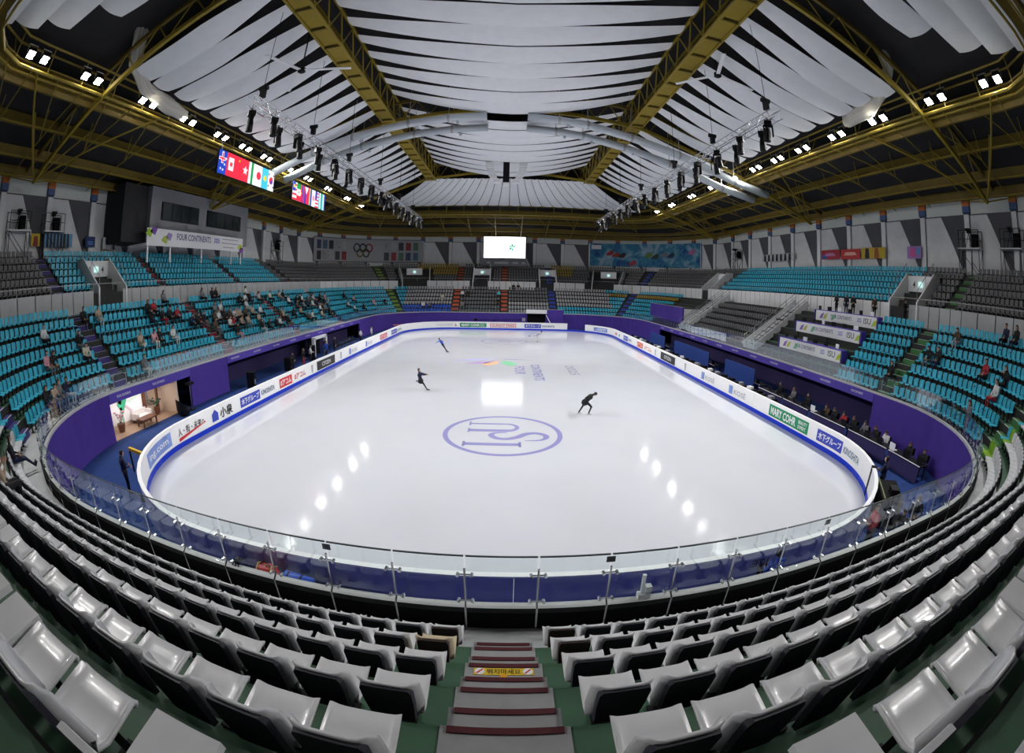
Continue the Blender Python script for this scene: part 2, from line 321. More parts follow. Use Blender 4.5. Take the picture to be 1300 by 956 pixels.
M_PURPLE2 = mat('purple_fascia', (.09, .055, .42), .7, noise=.1)
M_DARK = mat('black_plastic', (.007, .007, .009), .5, noise=.2, spec=.2)
M_BLACK = mat('matt_black', (.005, .005, .006), .8, noise=.2, spec=.15)
M_CONC = mat('grey_concrete', (.5, .51, .52), .75, noise=.25, scale=2, bump=.2)
M_CAP = mat('pale_stone_cap', (.5, .5, .5), .5, noise=.15, scale=3)
M_GREEN = mat('green_floor_paint', (.045, .115, .065), .6, noise=.35, scale=2.5)
M_RISER = mat('dark_riser', (.035, .035, .035), .8, noise=.3)
M_WALL = mat('dark_grey_wall_panel', (.10, .10, .115), .85, noise=.12, scale=.8)
M_WALLL = mat('light_grey_wall_panel', (.68, .685, .70), .8, noise=.12, scale=1.5)
M_BAND = mat('pale_wall_band', (.6, .63, .6), .8, noise=.1)
M_PIL = mat('white_pilaster', (.75, .76, .78), .7, noise=.08)
M_ORANGE = mat('orange_panel', (.5, .14, .03), .7, noise=.1); M_BLUEP = mat('blue_panel', (.06, .11, .25), .7, noise=.1)
M_DECK = mat('dark_roof_deck', (.028, .027, .03), .9, noise=.3, scale=.7)
M_YEL = mat('mustard_steel', (.30, .215, .018), .5, noise=.2, scale=2)
M_YELD = mat('dull_mustard_steel', (.17, .115, .014), .6, noise=.3, scale=1)
M_SAIL = mat('white_sail_fabric', (.85, .86, .88), .9, noise=.06, scale=1.5, bump=.15)
M_DUCT = mat('pale_grey_duct', (.55, .60, .64), .5, noise=.08)
M_WHITE = mat('white_board', (.93, .93, .94), .35, noise=.02)
M_BLUEK = mat('blue_kick_strip', (.0, .035, .62), .35, noise=.05)
M_STEEL = mat('polished_steel', (.62, .63, .65), .22, metal=1., noise=.05)
M_RAIL = mat('grey_rail', (.4, .4, .41), .4, metal=.6, noise=.1)
M_GLASS = glass_mat('balustrade_glass')
M_PWALL = mat('white_painted_wall', (.8, .8, .81), .7, noise=.08, scale=1)
M_LAMP = mat('lamp_glow', (1, .98, .92), .3, emit=60)
# ------------------------------------------------------------------ the setting
o = MB().box((0, 31, -.16), (84, 112, .3)).build('floor', M_CARPET); struct(o, 'blue carpeted concourse floor around the rink', 'floor')
ice = MB().add([(x, y, 0) for x, y, _ in RINK.line(0, RINK.L-.01, 0, .5)], [tuple(range(len(RINK.line(0, RINK.L-.01, 0, .5))))]).build('ice_sheet', M_ICE)
struct(ice, 'white ice sheet with rounded corners and painted emblems', 'ice')
# purple wall round the rink side of the stands, with a cap and an inner kerb coloured black for its shade
def t1(x, y): return B1.tof(x, y)[0]
FULL = [(0, 0), (0, 2.4), (.18, 2.4), (.18, 0)]
FASC = [(-.04, 1.9), (-.04, 2.4), (.14, 2.4), (.14, 1.9)]
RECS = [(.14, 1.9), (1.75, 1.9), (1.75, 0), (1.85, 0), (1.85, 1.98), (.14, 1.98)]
L0, L1, L2, L3, L4 = t1(-19.3, 5.9), t1(-19.3, 11.7), t1(-19.3, 13.2), t1(-19.3, 17.6), t1(-19.3, 47.5)
R0, R1 = t1(19.8, 9.0), t1(19.8, 47)
FD0, FD1 = t1(6.1, 62.6), t1(3.2, 62.6)
mb = MB()
B1.sweep(mb, FULL, L0, R0+B1.L if R0 < L0 else R0, closed_prof=True)     # near end and both near corners
B1.sweep(mb, FULL, R1, FD0, closed_prof=True); B1.sweep(mb, FULL, FD1, L4, closed_prof=True); B1.sweep(mb, FULL, L3, L2, closed_prof=True)
wf = struct(mb.build('wall_rinkside', M_PURPLE), 'purple cloth-covered wall below the stands', 'wall')
mb = MB()
for a, b in ((R0, R1), (L4, L3), (L1, L0), (L2, L1)): B1.sweep(mb, FASC, a, b, closed_prof=True)
mb.build('fascia', M_PURPLE2, wf)
mb = MB()
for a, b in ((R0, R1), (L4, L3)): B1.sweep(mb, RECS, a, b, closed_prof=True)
mb.build('recess', mat('shaded_recess_cloth', (.02, .012, .07), .9, noise=.2), wf)  # near-black purple puts the shade under the overhang into the colour
mb = MB(); B1.sweep(mb, [(-.05, 2.4), (-.05, 2.5), (.1, 2.5), (.1, 2.4)], closed_prof=True); mb.build('wall_cap', M_CAP, wf)
mb = MB(); B1.sweep(mb, [(.1, 2.1), (.1, 2.5), (.2, 2.49), (.2, 2.1)], closed_prof=True); mb.build('inner_kerb', M_BLACK, wf)  # black stands in for the shadow on the inner face of the ledge
# small white event lettering repeated on the fascia
for k, t in enumerate([R0+1.5+i*3.2 for i in range(12)]+[L3-1-i*3.2 for i in range(9)]+[L0-1.2, L0-4.2]):
    x, y, nx, ny = B1.pt(t, -.06)
    text_on('fascia_lettering', 'FOUR CONTINENTS', (x, y, 2.16), (ny, -nx, 0), (0, 0, 1), 1.1, .13, mat('white_print', (.85, .85, .88), .6), wf)
# walkway behind the parapet
mb = MB(); N = 260; vs = []
for i in range(N):
    t = B2.L*i/N; x, y, nx, ny = B2.pt(t); d = B1.tof(x, y)[1]
    a = B2.pt(t, -(d-.12)); b = B2.pt(t, .2); vs += [(a[0], a[1], 2.15), (b[0], b[1], 2.15)]
mb.add(vs, [(2*i, 2*i+1, (2*i+3) % (2*N), (2*i+2) % (2*N)) for i in range(N)])
struct(mb.build('floor_walkway', M_CONC), 'grey concrete walkway in front of the first seat row', 'floor')
pr = [(.18, 2.0), (.18, 2.75)]; ms = [1]
for i in range(1, 7):
    pr += [(.18+.8*i, 2.15+.6*i)]; ms += [0]
    pr += [(.18+.8*i, 2.15+.6*(i+1) if i < 6 else 6.05)]; ms += [1]
pr += [(6.75, 6.05)]; ms += [2]
pr += [(6.75, 7.3)]; ms += [1]
for j in range(6):
    z = 7.3+.53*j; pr += [(7.93+.8*j, z)]; ms += [2]
    pr += [(7.93+.8*j, z+.53 if j < 5 else 10.2)]; ms += [1]
pr += [(WALL_O+.1, 10.2)]; ms += [2]
mb = MB(); B2.sweep(mb, pr, step=.9, mis=ms)
terr = struct(mb.build('stand_terrace', [M_GREEN, M_RISER, mat('dark_concrete', (.07, .07, .07), .8, noise=.3)]), 'stepped concrete terraces of the lower and upper stands', 'stand')
# back wall with light slanted panels, pilasters and a pale band
WALL = RR(-21.4-WALL_O, 20.8+WALL_O, -3.55-WALL_O, 63.5+WALL_O, 10.5+WALL_O)
mb = MB(); WALL.sweep(mb, [(0, 9.9), (0, 16.6), (.3, 16.6), (.3, 9.9)], closed_prof=True)
wb = struct(mb.build('wall_back', M_WALL), 'dark grey back wall behind the upper stand', 'wall')
nb = int(WALL.L/5.3); bw = WALL.L/nb
def wpoly(mb, pts, t0, o0=-.04, mi=0):
    """flat polygon lying on the wall; pts = (t along wall, z), subdivided along t"""
    A = [WALL.pt(t0-t, o0) for t, z in pts]; Bk = [WALL.pt(t0-t, .0) for t, z in pts]; n = len(pts)
    vs = [(a[0], a[1], p[1]) for a, p in zip(A, pts)]+[(a[0], a[1], p[1]) for a, p in zip(Bk, pts)]
    mb.add(vs, [tuple(range(n)), tuple(range(2*n-1, n-1, -1))]+[(i, i+n, (i+1) % n+n, (i+1) % n) for i in range(n)], mi)
for k in range(nb):
    t = bw*(k+.5); x, y, nx, ny = WALL.pt(t)
    if y < -12: continue
    m1 = MB(); wpoly(m1, [(.35, 10.2), (bw*.9, 10.2), (bw*.42, 14.9), (.35, 14.9)], t, -.06); m1.build('wall_panel', M_WALLL, wb)
    a = WALL.pt(t, -.12); rz = math.atan2(ny, nx)
    MB().box((a[0], a[1], 12.5), (.3, .55, 4.9), rz).build('pilaster', M_PIL, wb)
    MB().box((a[0], a[1], 15.35), (.3, .8, .5), rz).build('blue_head_block', M_BLUEP, wb)
    MB().box((a[0], a[1], 15.85), (.3, .8, .5), rz).build('orange_head_block', M_ORANGE, wb)
    m1 = MB(); wpoly(m1, [(.45, 15.0), (bw-.45, 15.0), (bw-.45, 16.3), (.45, 16.3)], t, -.05); m1.build('band_block', M_BAND, wb)
# ------------------------------------------------------------------ roof
def loop(rr, z, nl=10, na=6):
    out = []
    t = 0
    for g in rr.q:
        n = nl if g[0] == 'l' else na
        out += [(*rr.pt(t+g[3]*i/n)[:2], z) for i in range(n)]; t += g[3]
    return out
RMID = RR(-22.7, 22.7, -4, 64, 4)
RIN = RR(-12, 12, 6.2, 53.8, .5)
loops = [loop(WALL, 16.5), loop(RR(-28, 28, -9.5, 70, 12), 19.0), loop(RR(-23, 23, -4.5, 64.5, 4), 20.9), loop(RIN, 25.2), loop(RR(-4, 4, 14, 46, .3), 26.2)]
n = len(loops[0]); mb = MB(); mb.add([p for l in loops for p in l], [(i*n+j, i*n+(j+1) % n, (i+1)*n+(j+1) % n, (i+1)*n+j) for i in range(len(loops)-1) for j in range(n)]+[tuple((len(loops)-1)*n+j for j in range(n))])
struct(mb.build('ceiling', M_DECK), 'dark hipped roof deck high above the rink', 'ceiling')
def roof_z(a):     # deck height along the transverse section
    xs = [0, 4, 12, 23, 28, 34]; zs = [26.2, 26.2, 25.2, 20.9, 19.0, 16.5]; return float(np.interp(abs(a), xs, zs))
# two longitudinal box trusses
def strut(p, q, r, parent, m=M_YEL, name='strut', n=5): return MB().tube([p, q], r, n).build(name, m, parent)
for s, nm in ((-1, 'left'), (1, 'right')):
    T = tag(empty('roof_truss', (s*11.1, 30, 22)), 'long mustard steel box truss with plated underside on the %s of the central sails' % nm, 'truss')
    T.location = (0, 0, 0)
    for x, z in ((11.75, 22.0), (10.6, 22.0), (10.5, 24.1), (11.75, 24.1)): MB().beam((s*x, -2, z), (s*x, 60, z), .16, .16).build('chord', M_YEL, T)
    for k in range(26):
        y = -1.5+k*2.36
        MB().box((s*11.17, y+1.1, 22.02), (.95, 2.05, .06)).build('soffit_plate', M_YEL, T)
        MB().box((s*11.17, y, 21.95), (1.1, .12, .14)).build('cross_rib', M_YELD, T)
        strut((s*10.55, y, 22), (s*10.5, y+1.18, 24.1), .055, T); strut((s*10.5, y+1.18, 24.1), (s*10.55, y+2.36, 22), .055, T)
        MB().box((s*11.75, y+1.1, 23.05), (.05, 2.36, 2)).build('web_plate', M_YELD, T)
# three transverse trusses
NODE_X, NODE_Z = 31.5, 15.2
for y, nm in ((6.4, 'nearest'), (30, 'middle'), (53.6, 'farthest')):
    T = tag(empty('transverse_truss', (0, 0, 0)), '%s mustard steel arch truss crossing the hall' % nm, 'truss')
    bot = [(-31.5, 15.2), (-22.7, 18.4), (-11.7, 22.0), (-6, 22.7), (0, 23.0), (6, 22.7), (11.7, 22.0), (22.7, 18.4), (31.5, 15.2)]
    top = [(-33.5, 16.4), (-22.7, 20.2), (-11.7, 23.9), (-6, 24.4), (0, 24.6), (6, 24.4), (11.7, 23.9), (22.7, 20.2), (33.5, 16.4)]
    for (a, b) in zip(bot[:-1], bot[1:]):
        MB().beam((a[0], y, a[1]), (b[0], y, b[1]), .22, .3).build('bottom_chord', M_YEL, T)
    for (a, b) in zip(top[:-1], top[1:]):
        MB().beam((a[0], y, a[1]), (b[0], y, b[1]), .22, .3).build('top_chord', M_YELD, T)
    f = lambda pl, x: float(np.interp(x, [p[0] for p in pl], [p[1] for p in pl]))
    xs = [-30+60*i/24 for i in range(25)]
    for i in range(24):
        a, b = xs[i], xs[i+1]; m_ = (a+b)/2
        strut((a, y, f(bot, a)), (m_, y, f(top, m_)), .05, T); strut((m_, y, f(top, m_)), (b, y, f(bot, b)), .05, T)
    for s in (-1, 1):
        for dy in (-5.8, 0, 5.8): strut((s*NODE_X, y, NODE_Z), (s*22.7, y+dy, 18.4), .08, T)
        for dy in (-3, 3): strut((s*NODE_X, y, NODE_Z), (s*27.5, y+dy, 18.3), .06, T)
        strut((s*NODE_X, y, NODE_Z), (s*34.2, y-4, 16.2), .05, T); strut((s*NODE_X, y, NODE_Z), (s*34.2, y+4, 16.2), .05, T)
        MB().ball((s*NODE_X, y, NODE_Z), .16).build('node', M_YELD, T)
# middle ring catwalk
T = tag(empty('catwalk_ring'), 'mustard steel catwalk ring carrying the floodlights', 'catwalk')
for o_, z, r in ((0, 18.4, .1), (0, 20.0, .07), (.9, 20.0, .07), (.9, 18.5, .07)):
    MB().tube(RMID.line(0, RMID.L, o_, 2.0, z), r, 6, cap=False).build('chord', M_YEL, T)
mb = MB(); RMID.sweep(mb, [(.15, 18.75), (.15, 18.85), (.85, 18.85), (.85, 18.75)], closed_prof=True, step=1.5); mb.build('deck_plate', M_YELD, T)
mb = MB(); RMID.sweep(mb, [(1.2, 18.0), (1.2, 19.2), (1.4, 19.2), (1.4, 18.0)], closed_prof=True, step=1.5); mb.build('edge_beam', M_YELD, T)
nn = int(RMID.L/2.93)
for k in range(nn):
    t = RMID.L*k/nn; a = RMID.pt(t); b = RMID.pt(t+RMID.L/nn/2, .0)
    if a[1] < -3: continue
    strut((a[0], a[1], 18.4), (a[0], a[1], 20.0), .04, T); 
    if k % 2: strut((a[0], a[1], 18.4), (*RMID.pt(t, .9)[:2], 20.0), .04, T)
# purlins between catwalk and wall
P = tag(empty('roof_purlins'), 'rows of dull mustard roof beams above the side stands', 'beams')
for rr, z in ((RR(-25.6, 25.6, -7, 67, 8), 18.9), (RR(-28.6, 28.6, -10, 70.5, 12), 17.75), (RR(-31.6, 31.6, -13, 73.6, 17), 16.7), (RR(-33.6, 33.3, -15.5, 75.6, 21), 15.95)):
    mb = MB(); rr.sweep(mb, [(-.1, z), (-.1, z+.75), (.1, z+.75), (.1, z)], closed_prof=True, step=2); mb.build('purlin', M_YELD, P)
    MB().tube(rr.line(0, rr.L, -.5, 2, z-.05), .06, 5, cap=False).build('tie_rod', M_YEL, P)
for k in range(48):
    t = RMID.L*(k+.5)/48; a = RMID.pt(t); tw, _ = WALL.tof(a[0]+a[2]*11, a[1]+a[3]*11); b = WALL.pt(tw, -.4)
    if a[1] < -3: continue
    MB().tube([(a[0], a[1], 18.4), ((a[0]+b[0])/2, (a[1]+b[1])/2, 17.0), (b[0], b[1], 15.8)], .05, 5).build('rafter', M_YEL, P)
    m_ = ((a[0]*.5+b[0]*.5), (a[1]*.5+b[1]*.5)); q = RMID.pt(t+2.4, 0)
    strut((m_[0], m_[1], 17.0), (q[0], q[1], 18.4), .04, P); strut((m_[0], m_[1], 17.0), (m_[0]-a[2]*.5, m_[1]-a[3]*.5, 18.9), .035, P)
# sails: one object per bay, each strip a part
def sail_bay(name, label, strips):
    T = tag(empty('ceiling_sail'), label, 'fabric ceiling')
    for fn in strips: MB().grid(fn, 24, 6).build('fabric_strip', M_SAIL, T, smooth=True)
def centre_strip(yc, w):
    j = random.uniform(-.12, .12)
    def fn(a, b):
        x = -10.4+20.8*a; q = abs(x)/10.4; hw = w*(.492-.25*q**2.0)
        y = yc+j*(1-q)+(b-.5)*2*hw-.25*q*w; z = 24.0-1.9*(1-q*q)-.16*math.sin(PI*b)*(1-.3*q); return (x, y, z)
    return fn
def side_strip(s, yc, w, xa=11.9, xb=21.4, za=22.6, zb=19.75, tp=.10):
    j = random.uniform(-.1, .1); op = random.uniform(.4, .75)
    def fn(a, b):
        x = xa+(xb-xa)*a; hw = w*(.5*1.0-.32*max(0, (1-a/op))**1.2*.9-tp*max(0, (a-.8)/.2)**2)
        y = yc+j+(b-.5)*2*hw; z = za+(zb-za)*a-1.0*math.sin(PI*a)*.7-.14*math.sin(PI*b); return (s*x, y, z)
    return fn
for (ya, yb, nm) in ((7.2, 29.2, 'near'), (31, 52.8, 'far')):
    n = 9; w = (yb-ya)/n
    sail_bay('ceiling_sail', 'sagging white fabric ceiling strips in the central %s bay' % nm, [centre_strip(ya+w*(k+.5), w) for k in range(n)])
    n = 10; w = (yb-ya)/n
    for s, sd in ((-1, 'left'), (1, 'right')):
        sail_bay('ceiling_sail', 'white fabric ceiling strips in the %s %s side bay' % (sd, nm), [side_strip(s, ya+w*(k+.5), w) for k in range(n)])
for s, sd in ((-1, 'left'), (1, 'right')):
    sail_bay('ceiling_sail', 'white fabric strips hung in the top %s corner nearest the camera' % sd, [side_strip(s, 2.1-2.0*k, 2.0, 11.9, [18.6, 20.8, 21.6, 21.9, 21.9, 21.9][k], 22.6, [20.6, 20.1, 19.9, 19.8, 19.8, 19.8][k], .02) for k in range(6)])
def far_strip(k, n):
    x0 = -21+42*k/n; w = 42/n
    def fn(a, b):
        x = x0+w*(.03+.94*b); y = 54.2+a*8.3; sx = 1-.0*a; return (x*(.56+.44*a), y, 22.2-2.5*a-.5*math.sin(PI*a)-.08*math.sin(PI*b))
    return fn
sail_bay('ceiling_sail', 'white fabric panels sloping down at the far end of the roof', [far_strip(k, 24) for k in range(24)])
# air ducts
for y, nm, dz in ((28.6, 'nearer', 0), (31.3, 'farther', -.1)):
    for s, sd, pts in ((-1, 'left', [(-22.3, 17.75), (-18, 19.2), (-14.1, 20.3), (-9, 21.2), (-5.5, 21.55), (-2.2, 21.7)]), (1, 'right', [(1.3, 21.7), (4, 21.5), (6.5, 21.2), (10.4, 20.4), (14.9, 19.3), (20.6, 17.6), (24.5, 16.9)])):
        T = tag(empty('air_duct'), '%s pale grey air duct curving over the %s half of the rink' % (nm, sd), 'duct', 'roof air ducts')
        P3 = [Vector((x, y, z+dz)) for x, z in pts]
        MB().tube(P3, .36, 12).build('duct_tube', M_DUCT, T, smooth=True)
        for p in P3[1:-1]:
            MB().tube([p-Vector((.12, 0, -.02)), p+Vector((.12, 0, .02))], .4, 12).build('joint_band', M_RAIL, T)
            MB().tube([p+Vector((0, 0, .3)), (p.x, p.y, roof_z(p.x)-.3)], .03, 5).build('hanger', M_RAIL, T)
            MB().lathe([(.05, 0), (.12, -.1), (.16, -.25)], (p.x+.8, p.y, p.z-.3+dz), 8).build('outlet', M_DUCT, T)
# floodlights along both catwalks: a housing, a bracket and the lamp itself
YF = [-.5, 4.2, 9.7, 14.3, 18.8, 22.6, 26.4, 31, 36, 42, 49, 55]
fl_h = MB().box((0, 0, 0), (.5, .55, .3)).box((-.22, 0, .05), (.1, .5, .26)).mesh('housing', M_DARK)
fl_l = MB().box((0, 0, -.17), (.42, .46, .04)).mesh('lamp_face', M_LAMP)
fl_b = MB().tube([(0, -.34, .0), (0, -.34, .45), (0, .34, .45), (0, .34, .0)], .03, 5).mesh('bracket', M_RAIL)
for s, sd in ((-1, 'left'), (1, 'right')):
    for k, y in enumerate(YF):
        for q in (0, 1):
            T = tag(empty('floodlight', (s*22.3, y+q*1.15, 19.0)), '%s glowing floodlight of the %s pair from the camera on the %s catwalk' % ('nearer' if q == 0 else 'farther', ordw(k+1), sd), 'floodlight', 'catwalk floodlights')
            h = obj('housing', fl_h, T); obj('bracket', fl_b, T); h.rotation_euler = (0, s*.55, 0)
            l = obj('lamp_face', fl_l, T); l.rotation_euler = (0, s*.55, 0)
        ld = bpy.data.lights.new('flood_beam', 'AREA'); ld.shape = 'RECTANGLE'; ld.size = .5; ld.size_y = 1.6; ld.energy = FLOOD_W*(1.12 if y < 28 else 1.65); ld.spread = math.radians(88); ld.color = (1, .985, .965)
        lo = bpy.data.objects.new('flood_beam', ld); COL.objects.link(lo); lo.location = (s*22.2, y+.6, 18.7)
        d = Vector((s*(9.0, -5.0, 2.0)[k % 3], max(4, min(57, y)), 0))-lo.location; lo.rotation_euler = d.to_track_quat('-Z', 'Y').to_euler()
# ------------------------------------------------------------------ rink boards
M_SKIRT = mat('blue_grey_board_back', (.52, .56, .74), .6, noise=.15, scale=1.5)
BRD = tag(empty('rink_barrier'), 'white rink boards with adverts and a blue kick strip', 'rink boards')
def tR(x, y): return RINK.tof(x, y)[0]
G0, G1 = tR(11.9, 58.6), tR(9.3, 59.8)                 # open gate at the far end
npan = 74
edges = sorted([RINK.L*k/npan for k in range(npan)]+[G0, G1]); edges.append(RINK.L)
for a, b in zip(edges[:-1], edges[1:]):
    if b-a < .02 or (a >= G0-.01 and b <= G1+.01): continue
    mb = MB(); RINK.sweep(mb, [(0, .0), (0, 1.13), (.12, 1.13), (.12, .0)], a+.006, b-.006, step=.8, closed_prof=True); mb.build('board_panel', M_WHITE, BRD)
    mb = MB(); RINK.sweep(mb, [(.12, .0), (.12, 1.1), (.135, 1.1), (.135, .0)], a+.01, b-.01, step=.8, closed_prof=True); mb.build('outer_panel', M_SKIRT, BRD)
mb = MB(); RINK.sweep(mb, [(-.02, .0), (-.02, .24), (.0, .24), (.0, .0)], closed_prof=True, step=.8); mb.build('kick_strip', M_BLUEK, BRD)
mb = MB(); RINK.sweep(mb, [(-.015, 1.12), (-.015, 1.17), (.15, 1.17), (.15, 1.12)], G1, G0+RINK.L, closed_prof=True, step=.8); mb.build('top_rail', M_WHITE, BRD)
a = RINK.pt(tR(13.6, 3.0), .06); MB().box((a[0], a[1], .6), (.2, .16, 1.25), math.atan2(a[3], a[2])).build('gate_post', M_DARK, BRD)
def wrap(name, vs2, fs, t, z, m, o, parent):
    return MB().add([(*RINK.pt(t-a, o)[:2], z+b) for a, b in vs2], fs).build(name, m, parent)
def plate(t, z, wd, ht, m, o=-.012, name='advert_plate'):
    n = max(1, int(wd/.5)); vs = []; 
    for i in range(n+1): vs += [(-wd/2+wd*i/n, -ht/2), (-wd/2+wd*i/n, ht/2)]
    return wrap(name, vs, [(2*i, 2*i+2, 2*i+3, 2*i+1) for i in range(n)], t, z, m, o, BRD)
def words(s, t, z, wd, ht, m, parent=None, o=-.02, bold=.01):
    vs, fs = text2d(s, bold); return wrap('lettering', [(a*wd, b*ht) for a, b in vs], fs, t, z, m, o, parent or BRD)
C_BLK = mat('print_black', (.02, .02, .02), .5); C_WHT = mat('print_white', (.85, .85, .87), .5); C_RED = mat('print_red', (.65, .03, .04), .5)
C_BLU = mat('print_blue', (.03, .06, .5), .5); C_GRN = mat('print_green', (.0, .28, .11), .5); C_GRY = mat('print_grey', (.45, .45, .5), .5)
C_NVY = mat('print_teal', (.03, .12, .22), .5); C_LAV = mat('print_lavender_blue', (.22, .32, .75), .5, noise=.45, scale=1.3); C_ORG = mat('print_orange_red', (.75, .10, .03), .5)
C_GOLD = mat('print_gold', (.45, .38, .15), .5); C_PNK = mat('print_pink_red', (.7, .16, .2), .5)
ZB = .66
def tl(y): return tR(-15, y)
def tr(y): return tR(15, y)
def kino(t, sc_=1., small=False):
    p = plate(t+.95*sc_, ZB, 2.3*sc_, .58, C_BLU); words('木下グループ', t+.95*sc_, ZB, 2.05*sc_, .36, C_WHT, p, -.02, .03)
    words('KINOSHITA', t-1.25*sc_, ZB, 1.75*sc_, .32, C_NVY)
def kose(t):
    mk = plate(t+.95, ZB, .55, .55, C_LAV, -.012, 'logo_mark'); words('KOSÉ', t-.35, ZB, 1.6, .42, C_GRY)
p = plate(tR(-14.6, 4.9), ZB+.02, 2.9, .62, C_LAV); words('ing.com', tR(-14.6, 4.9), ZB, 2.3, .36, C_WHT, p)
words('人・街・未来へ', tl(8.1), ZB+.06, 2.3, .36, C_BLK); wrap('red_swoosh', [(-1.15, -.34), (-1.15, -.18), (1.2, .02), (1.2, -.02)], [(0, 3, 2, 1)], tl(8.1), ZB-.02, C_RED, -.02, BRD)
wrap('house_logo', [(-.3, -.28), (.3, -.28), (.3, .1), (0, .32), (-.3, .1)], [(0, 1, 2, 3, 4)], tl(10.2), ZB, C_BLU, -.012, BRD); words('小泉', tl(11.3), ZB, 1.25, .55, C_BLK, bold=.03)
kino(tl(14.9)); p = plate(tl(18.7), ZB, 1.9, .62, C_RED); words('0アコム', tl(18.7), ZB, 1.6, .4, C_WHT, p, bold=.03); words('0アコム', tl(21.0), ZB, 1.9, .42, C_RED, bold=.02)
wrap('small_logo', [(-.12, -.3), (.12, -.3), (.2, .3), (-.2, .3)], [(0, 1, 2, 3)], tl(23.2), ZB, C_GRY, -.012, BRD)
p = plate(tl(26.1), ZB, 3.9, .72, C_BLK); words('CITIZEN', tl(26.1), ZB, 1.9, .32, C_WHT, p)
wrap('small_logo', [(-.12, -.3), (.12, -.3), (.2, .3), (-.2, .3)], [(0, 1, 2, 3)], tl(29.6), ZB, C_GRY, -.012, BRD)
kose(tl(33)); kose(tl(38.2)); p = plate(tl(44.2), ZB, 3.2, .62, C_PNK); words('0アコム', tl(44.2), ZB, 2.6, .4, C_WHT, p)
kino(tl(50.6), 1.3)
words('FOUR CONTINENTS', tR(-9.6, 60), ZB, 2.4, .16, C_GRY); wrap('small_logo', [(-.2, -.2), (.2, -.2), (0, .25)], [(0, 1, 2)], tR(-7.9, 60), ZB, C_GOLD, -.012, BRD)
def tf(x): return tR(x, 60)
p = plate(tf(-5.2), ZB, 4.1, .62, C_GRN); words('MARY COHR', tf(-5.6), ZB, 2.8, .4, C_WHT, p, bold=.03); words('BEAUTY\nEXPERT', tf(-3.7), ZB, .8, .42, C_WHT, p)
p = plate(tf(-.6), ZB, 4.0, .6, C_PNK); plate(tf(-.6), ZB, 3.8, .46, C_WHT, -.016, 'advert_inset'); words('GUINOT PARIS', tf(-.6), ZB, 3.5, .34, C_RED, p, -.024)
kino(tf(5.0), 1.1)
p = plate(tR(14.0, 56.4), ZB, 3.0, .56, C_LAV); words('.com', tR(14.0, 56.4), ZB, 2.0, .32, C_WHT, p)
plate(tr(51.4), ZB, .9, .32, C_PNK, name='logo_mark'); plate(tr(49.6), ZB, .45, .32, C_GRN, name='logo_mark'); kino(tr(45.6), .9)
p = plate(tr(40.2), ZB, 2.2, .58, C_ORG); words('0アコム', tr(40.2), ZB, 1.9, .38, C_WHT, p); words('0アコム', tr(37.2), ZB, 2.4, .4, C_ORG)
wrap('small_logo', [(-.12, -.3), (.12, -.3), (.2, .3), (-.2, .3)], [(0, 1, 2, 3)], tr(34.8), ZB, C_GRY, -.012, BRD)
p = plate(tr(31.2), ZB, 3.9, .72, C_BLK); words('CITIZEN', tr(31.2), ZB, 1.9, .32, C_WHT, p)
wrap('small_logo', [(-.12, -.3), (.12, -.3), (.2, .3), (-.2, .3)], [(0, 1, 2, 3)], tr(26.8), ZB, C_GRY, -.012, BRD)
kose(tr(22.2)); kose(tr(17.5))
p = plate(tr(11.4), ZB, 4.0, .66, C_GRN); words('MARY COHR', tr(11.9), ZB, 2.6, .46, C_WHT, p, bold=.03); words('BEAUTY\nEXPERT', tr(9.95), ZB, .8, .44, C_WHT, p, bold=.02)
kino(tr(6.6), .95)
# ------------------------------------------------------------------ marks painted in the ice
M_MARK = mat('ice_print_violet', (.27, .265, .52), .25); M_MARK2 = mat('ice_print_grey', (.36, .37, .47), .25)
def flat(name, vs, fs, m, z=.004, parent=ice): return MB().add([(x, y, z) for x, y in vs], fs).build(name, m, parent)
def ring(cx, cy, r0, r1, m, n=64):
    vs = [(cx+r*math.cos(2*PI*k/n), cy+r*math.sin(2*PI*k/n)) for k in range(n) for r in (r0, r1)]
    flat('painted_ring', vs, [(2*k, 2*k+1, (2*k+3) % (2*n), (2*k+2) % (2*n)) for k in range(n)], m)
def stroke(name, pts, ws, m, cx, cy, sc_=1.):
    vs = []; P2 = [Vector((p[0], p[1], 0)) for p in pts]
    for i, p in enumerate(P2):
        d = (P2[min(i+1, len(P2)-1)]-P2[max(0, i-1)]).normalized(); nrm = Vector((-d.y, d.x, 0)); w_ = ws[i] if isinstance(ws, list) else ws
        vs += [((p+nrm*w_/2).x*sc_+cx, (p+nrm*w_/2).y*sc_+cy), ((p-nrm*w_/2).x*sc_+cx, (p-nrm*w_/2).y*sc_+cy)]
    flat(name, vs, [(2*i, 2*i+1, 2*i+3, 2*i+2) for i in range(len(P2)-1)], m)
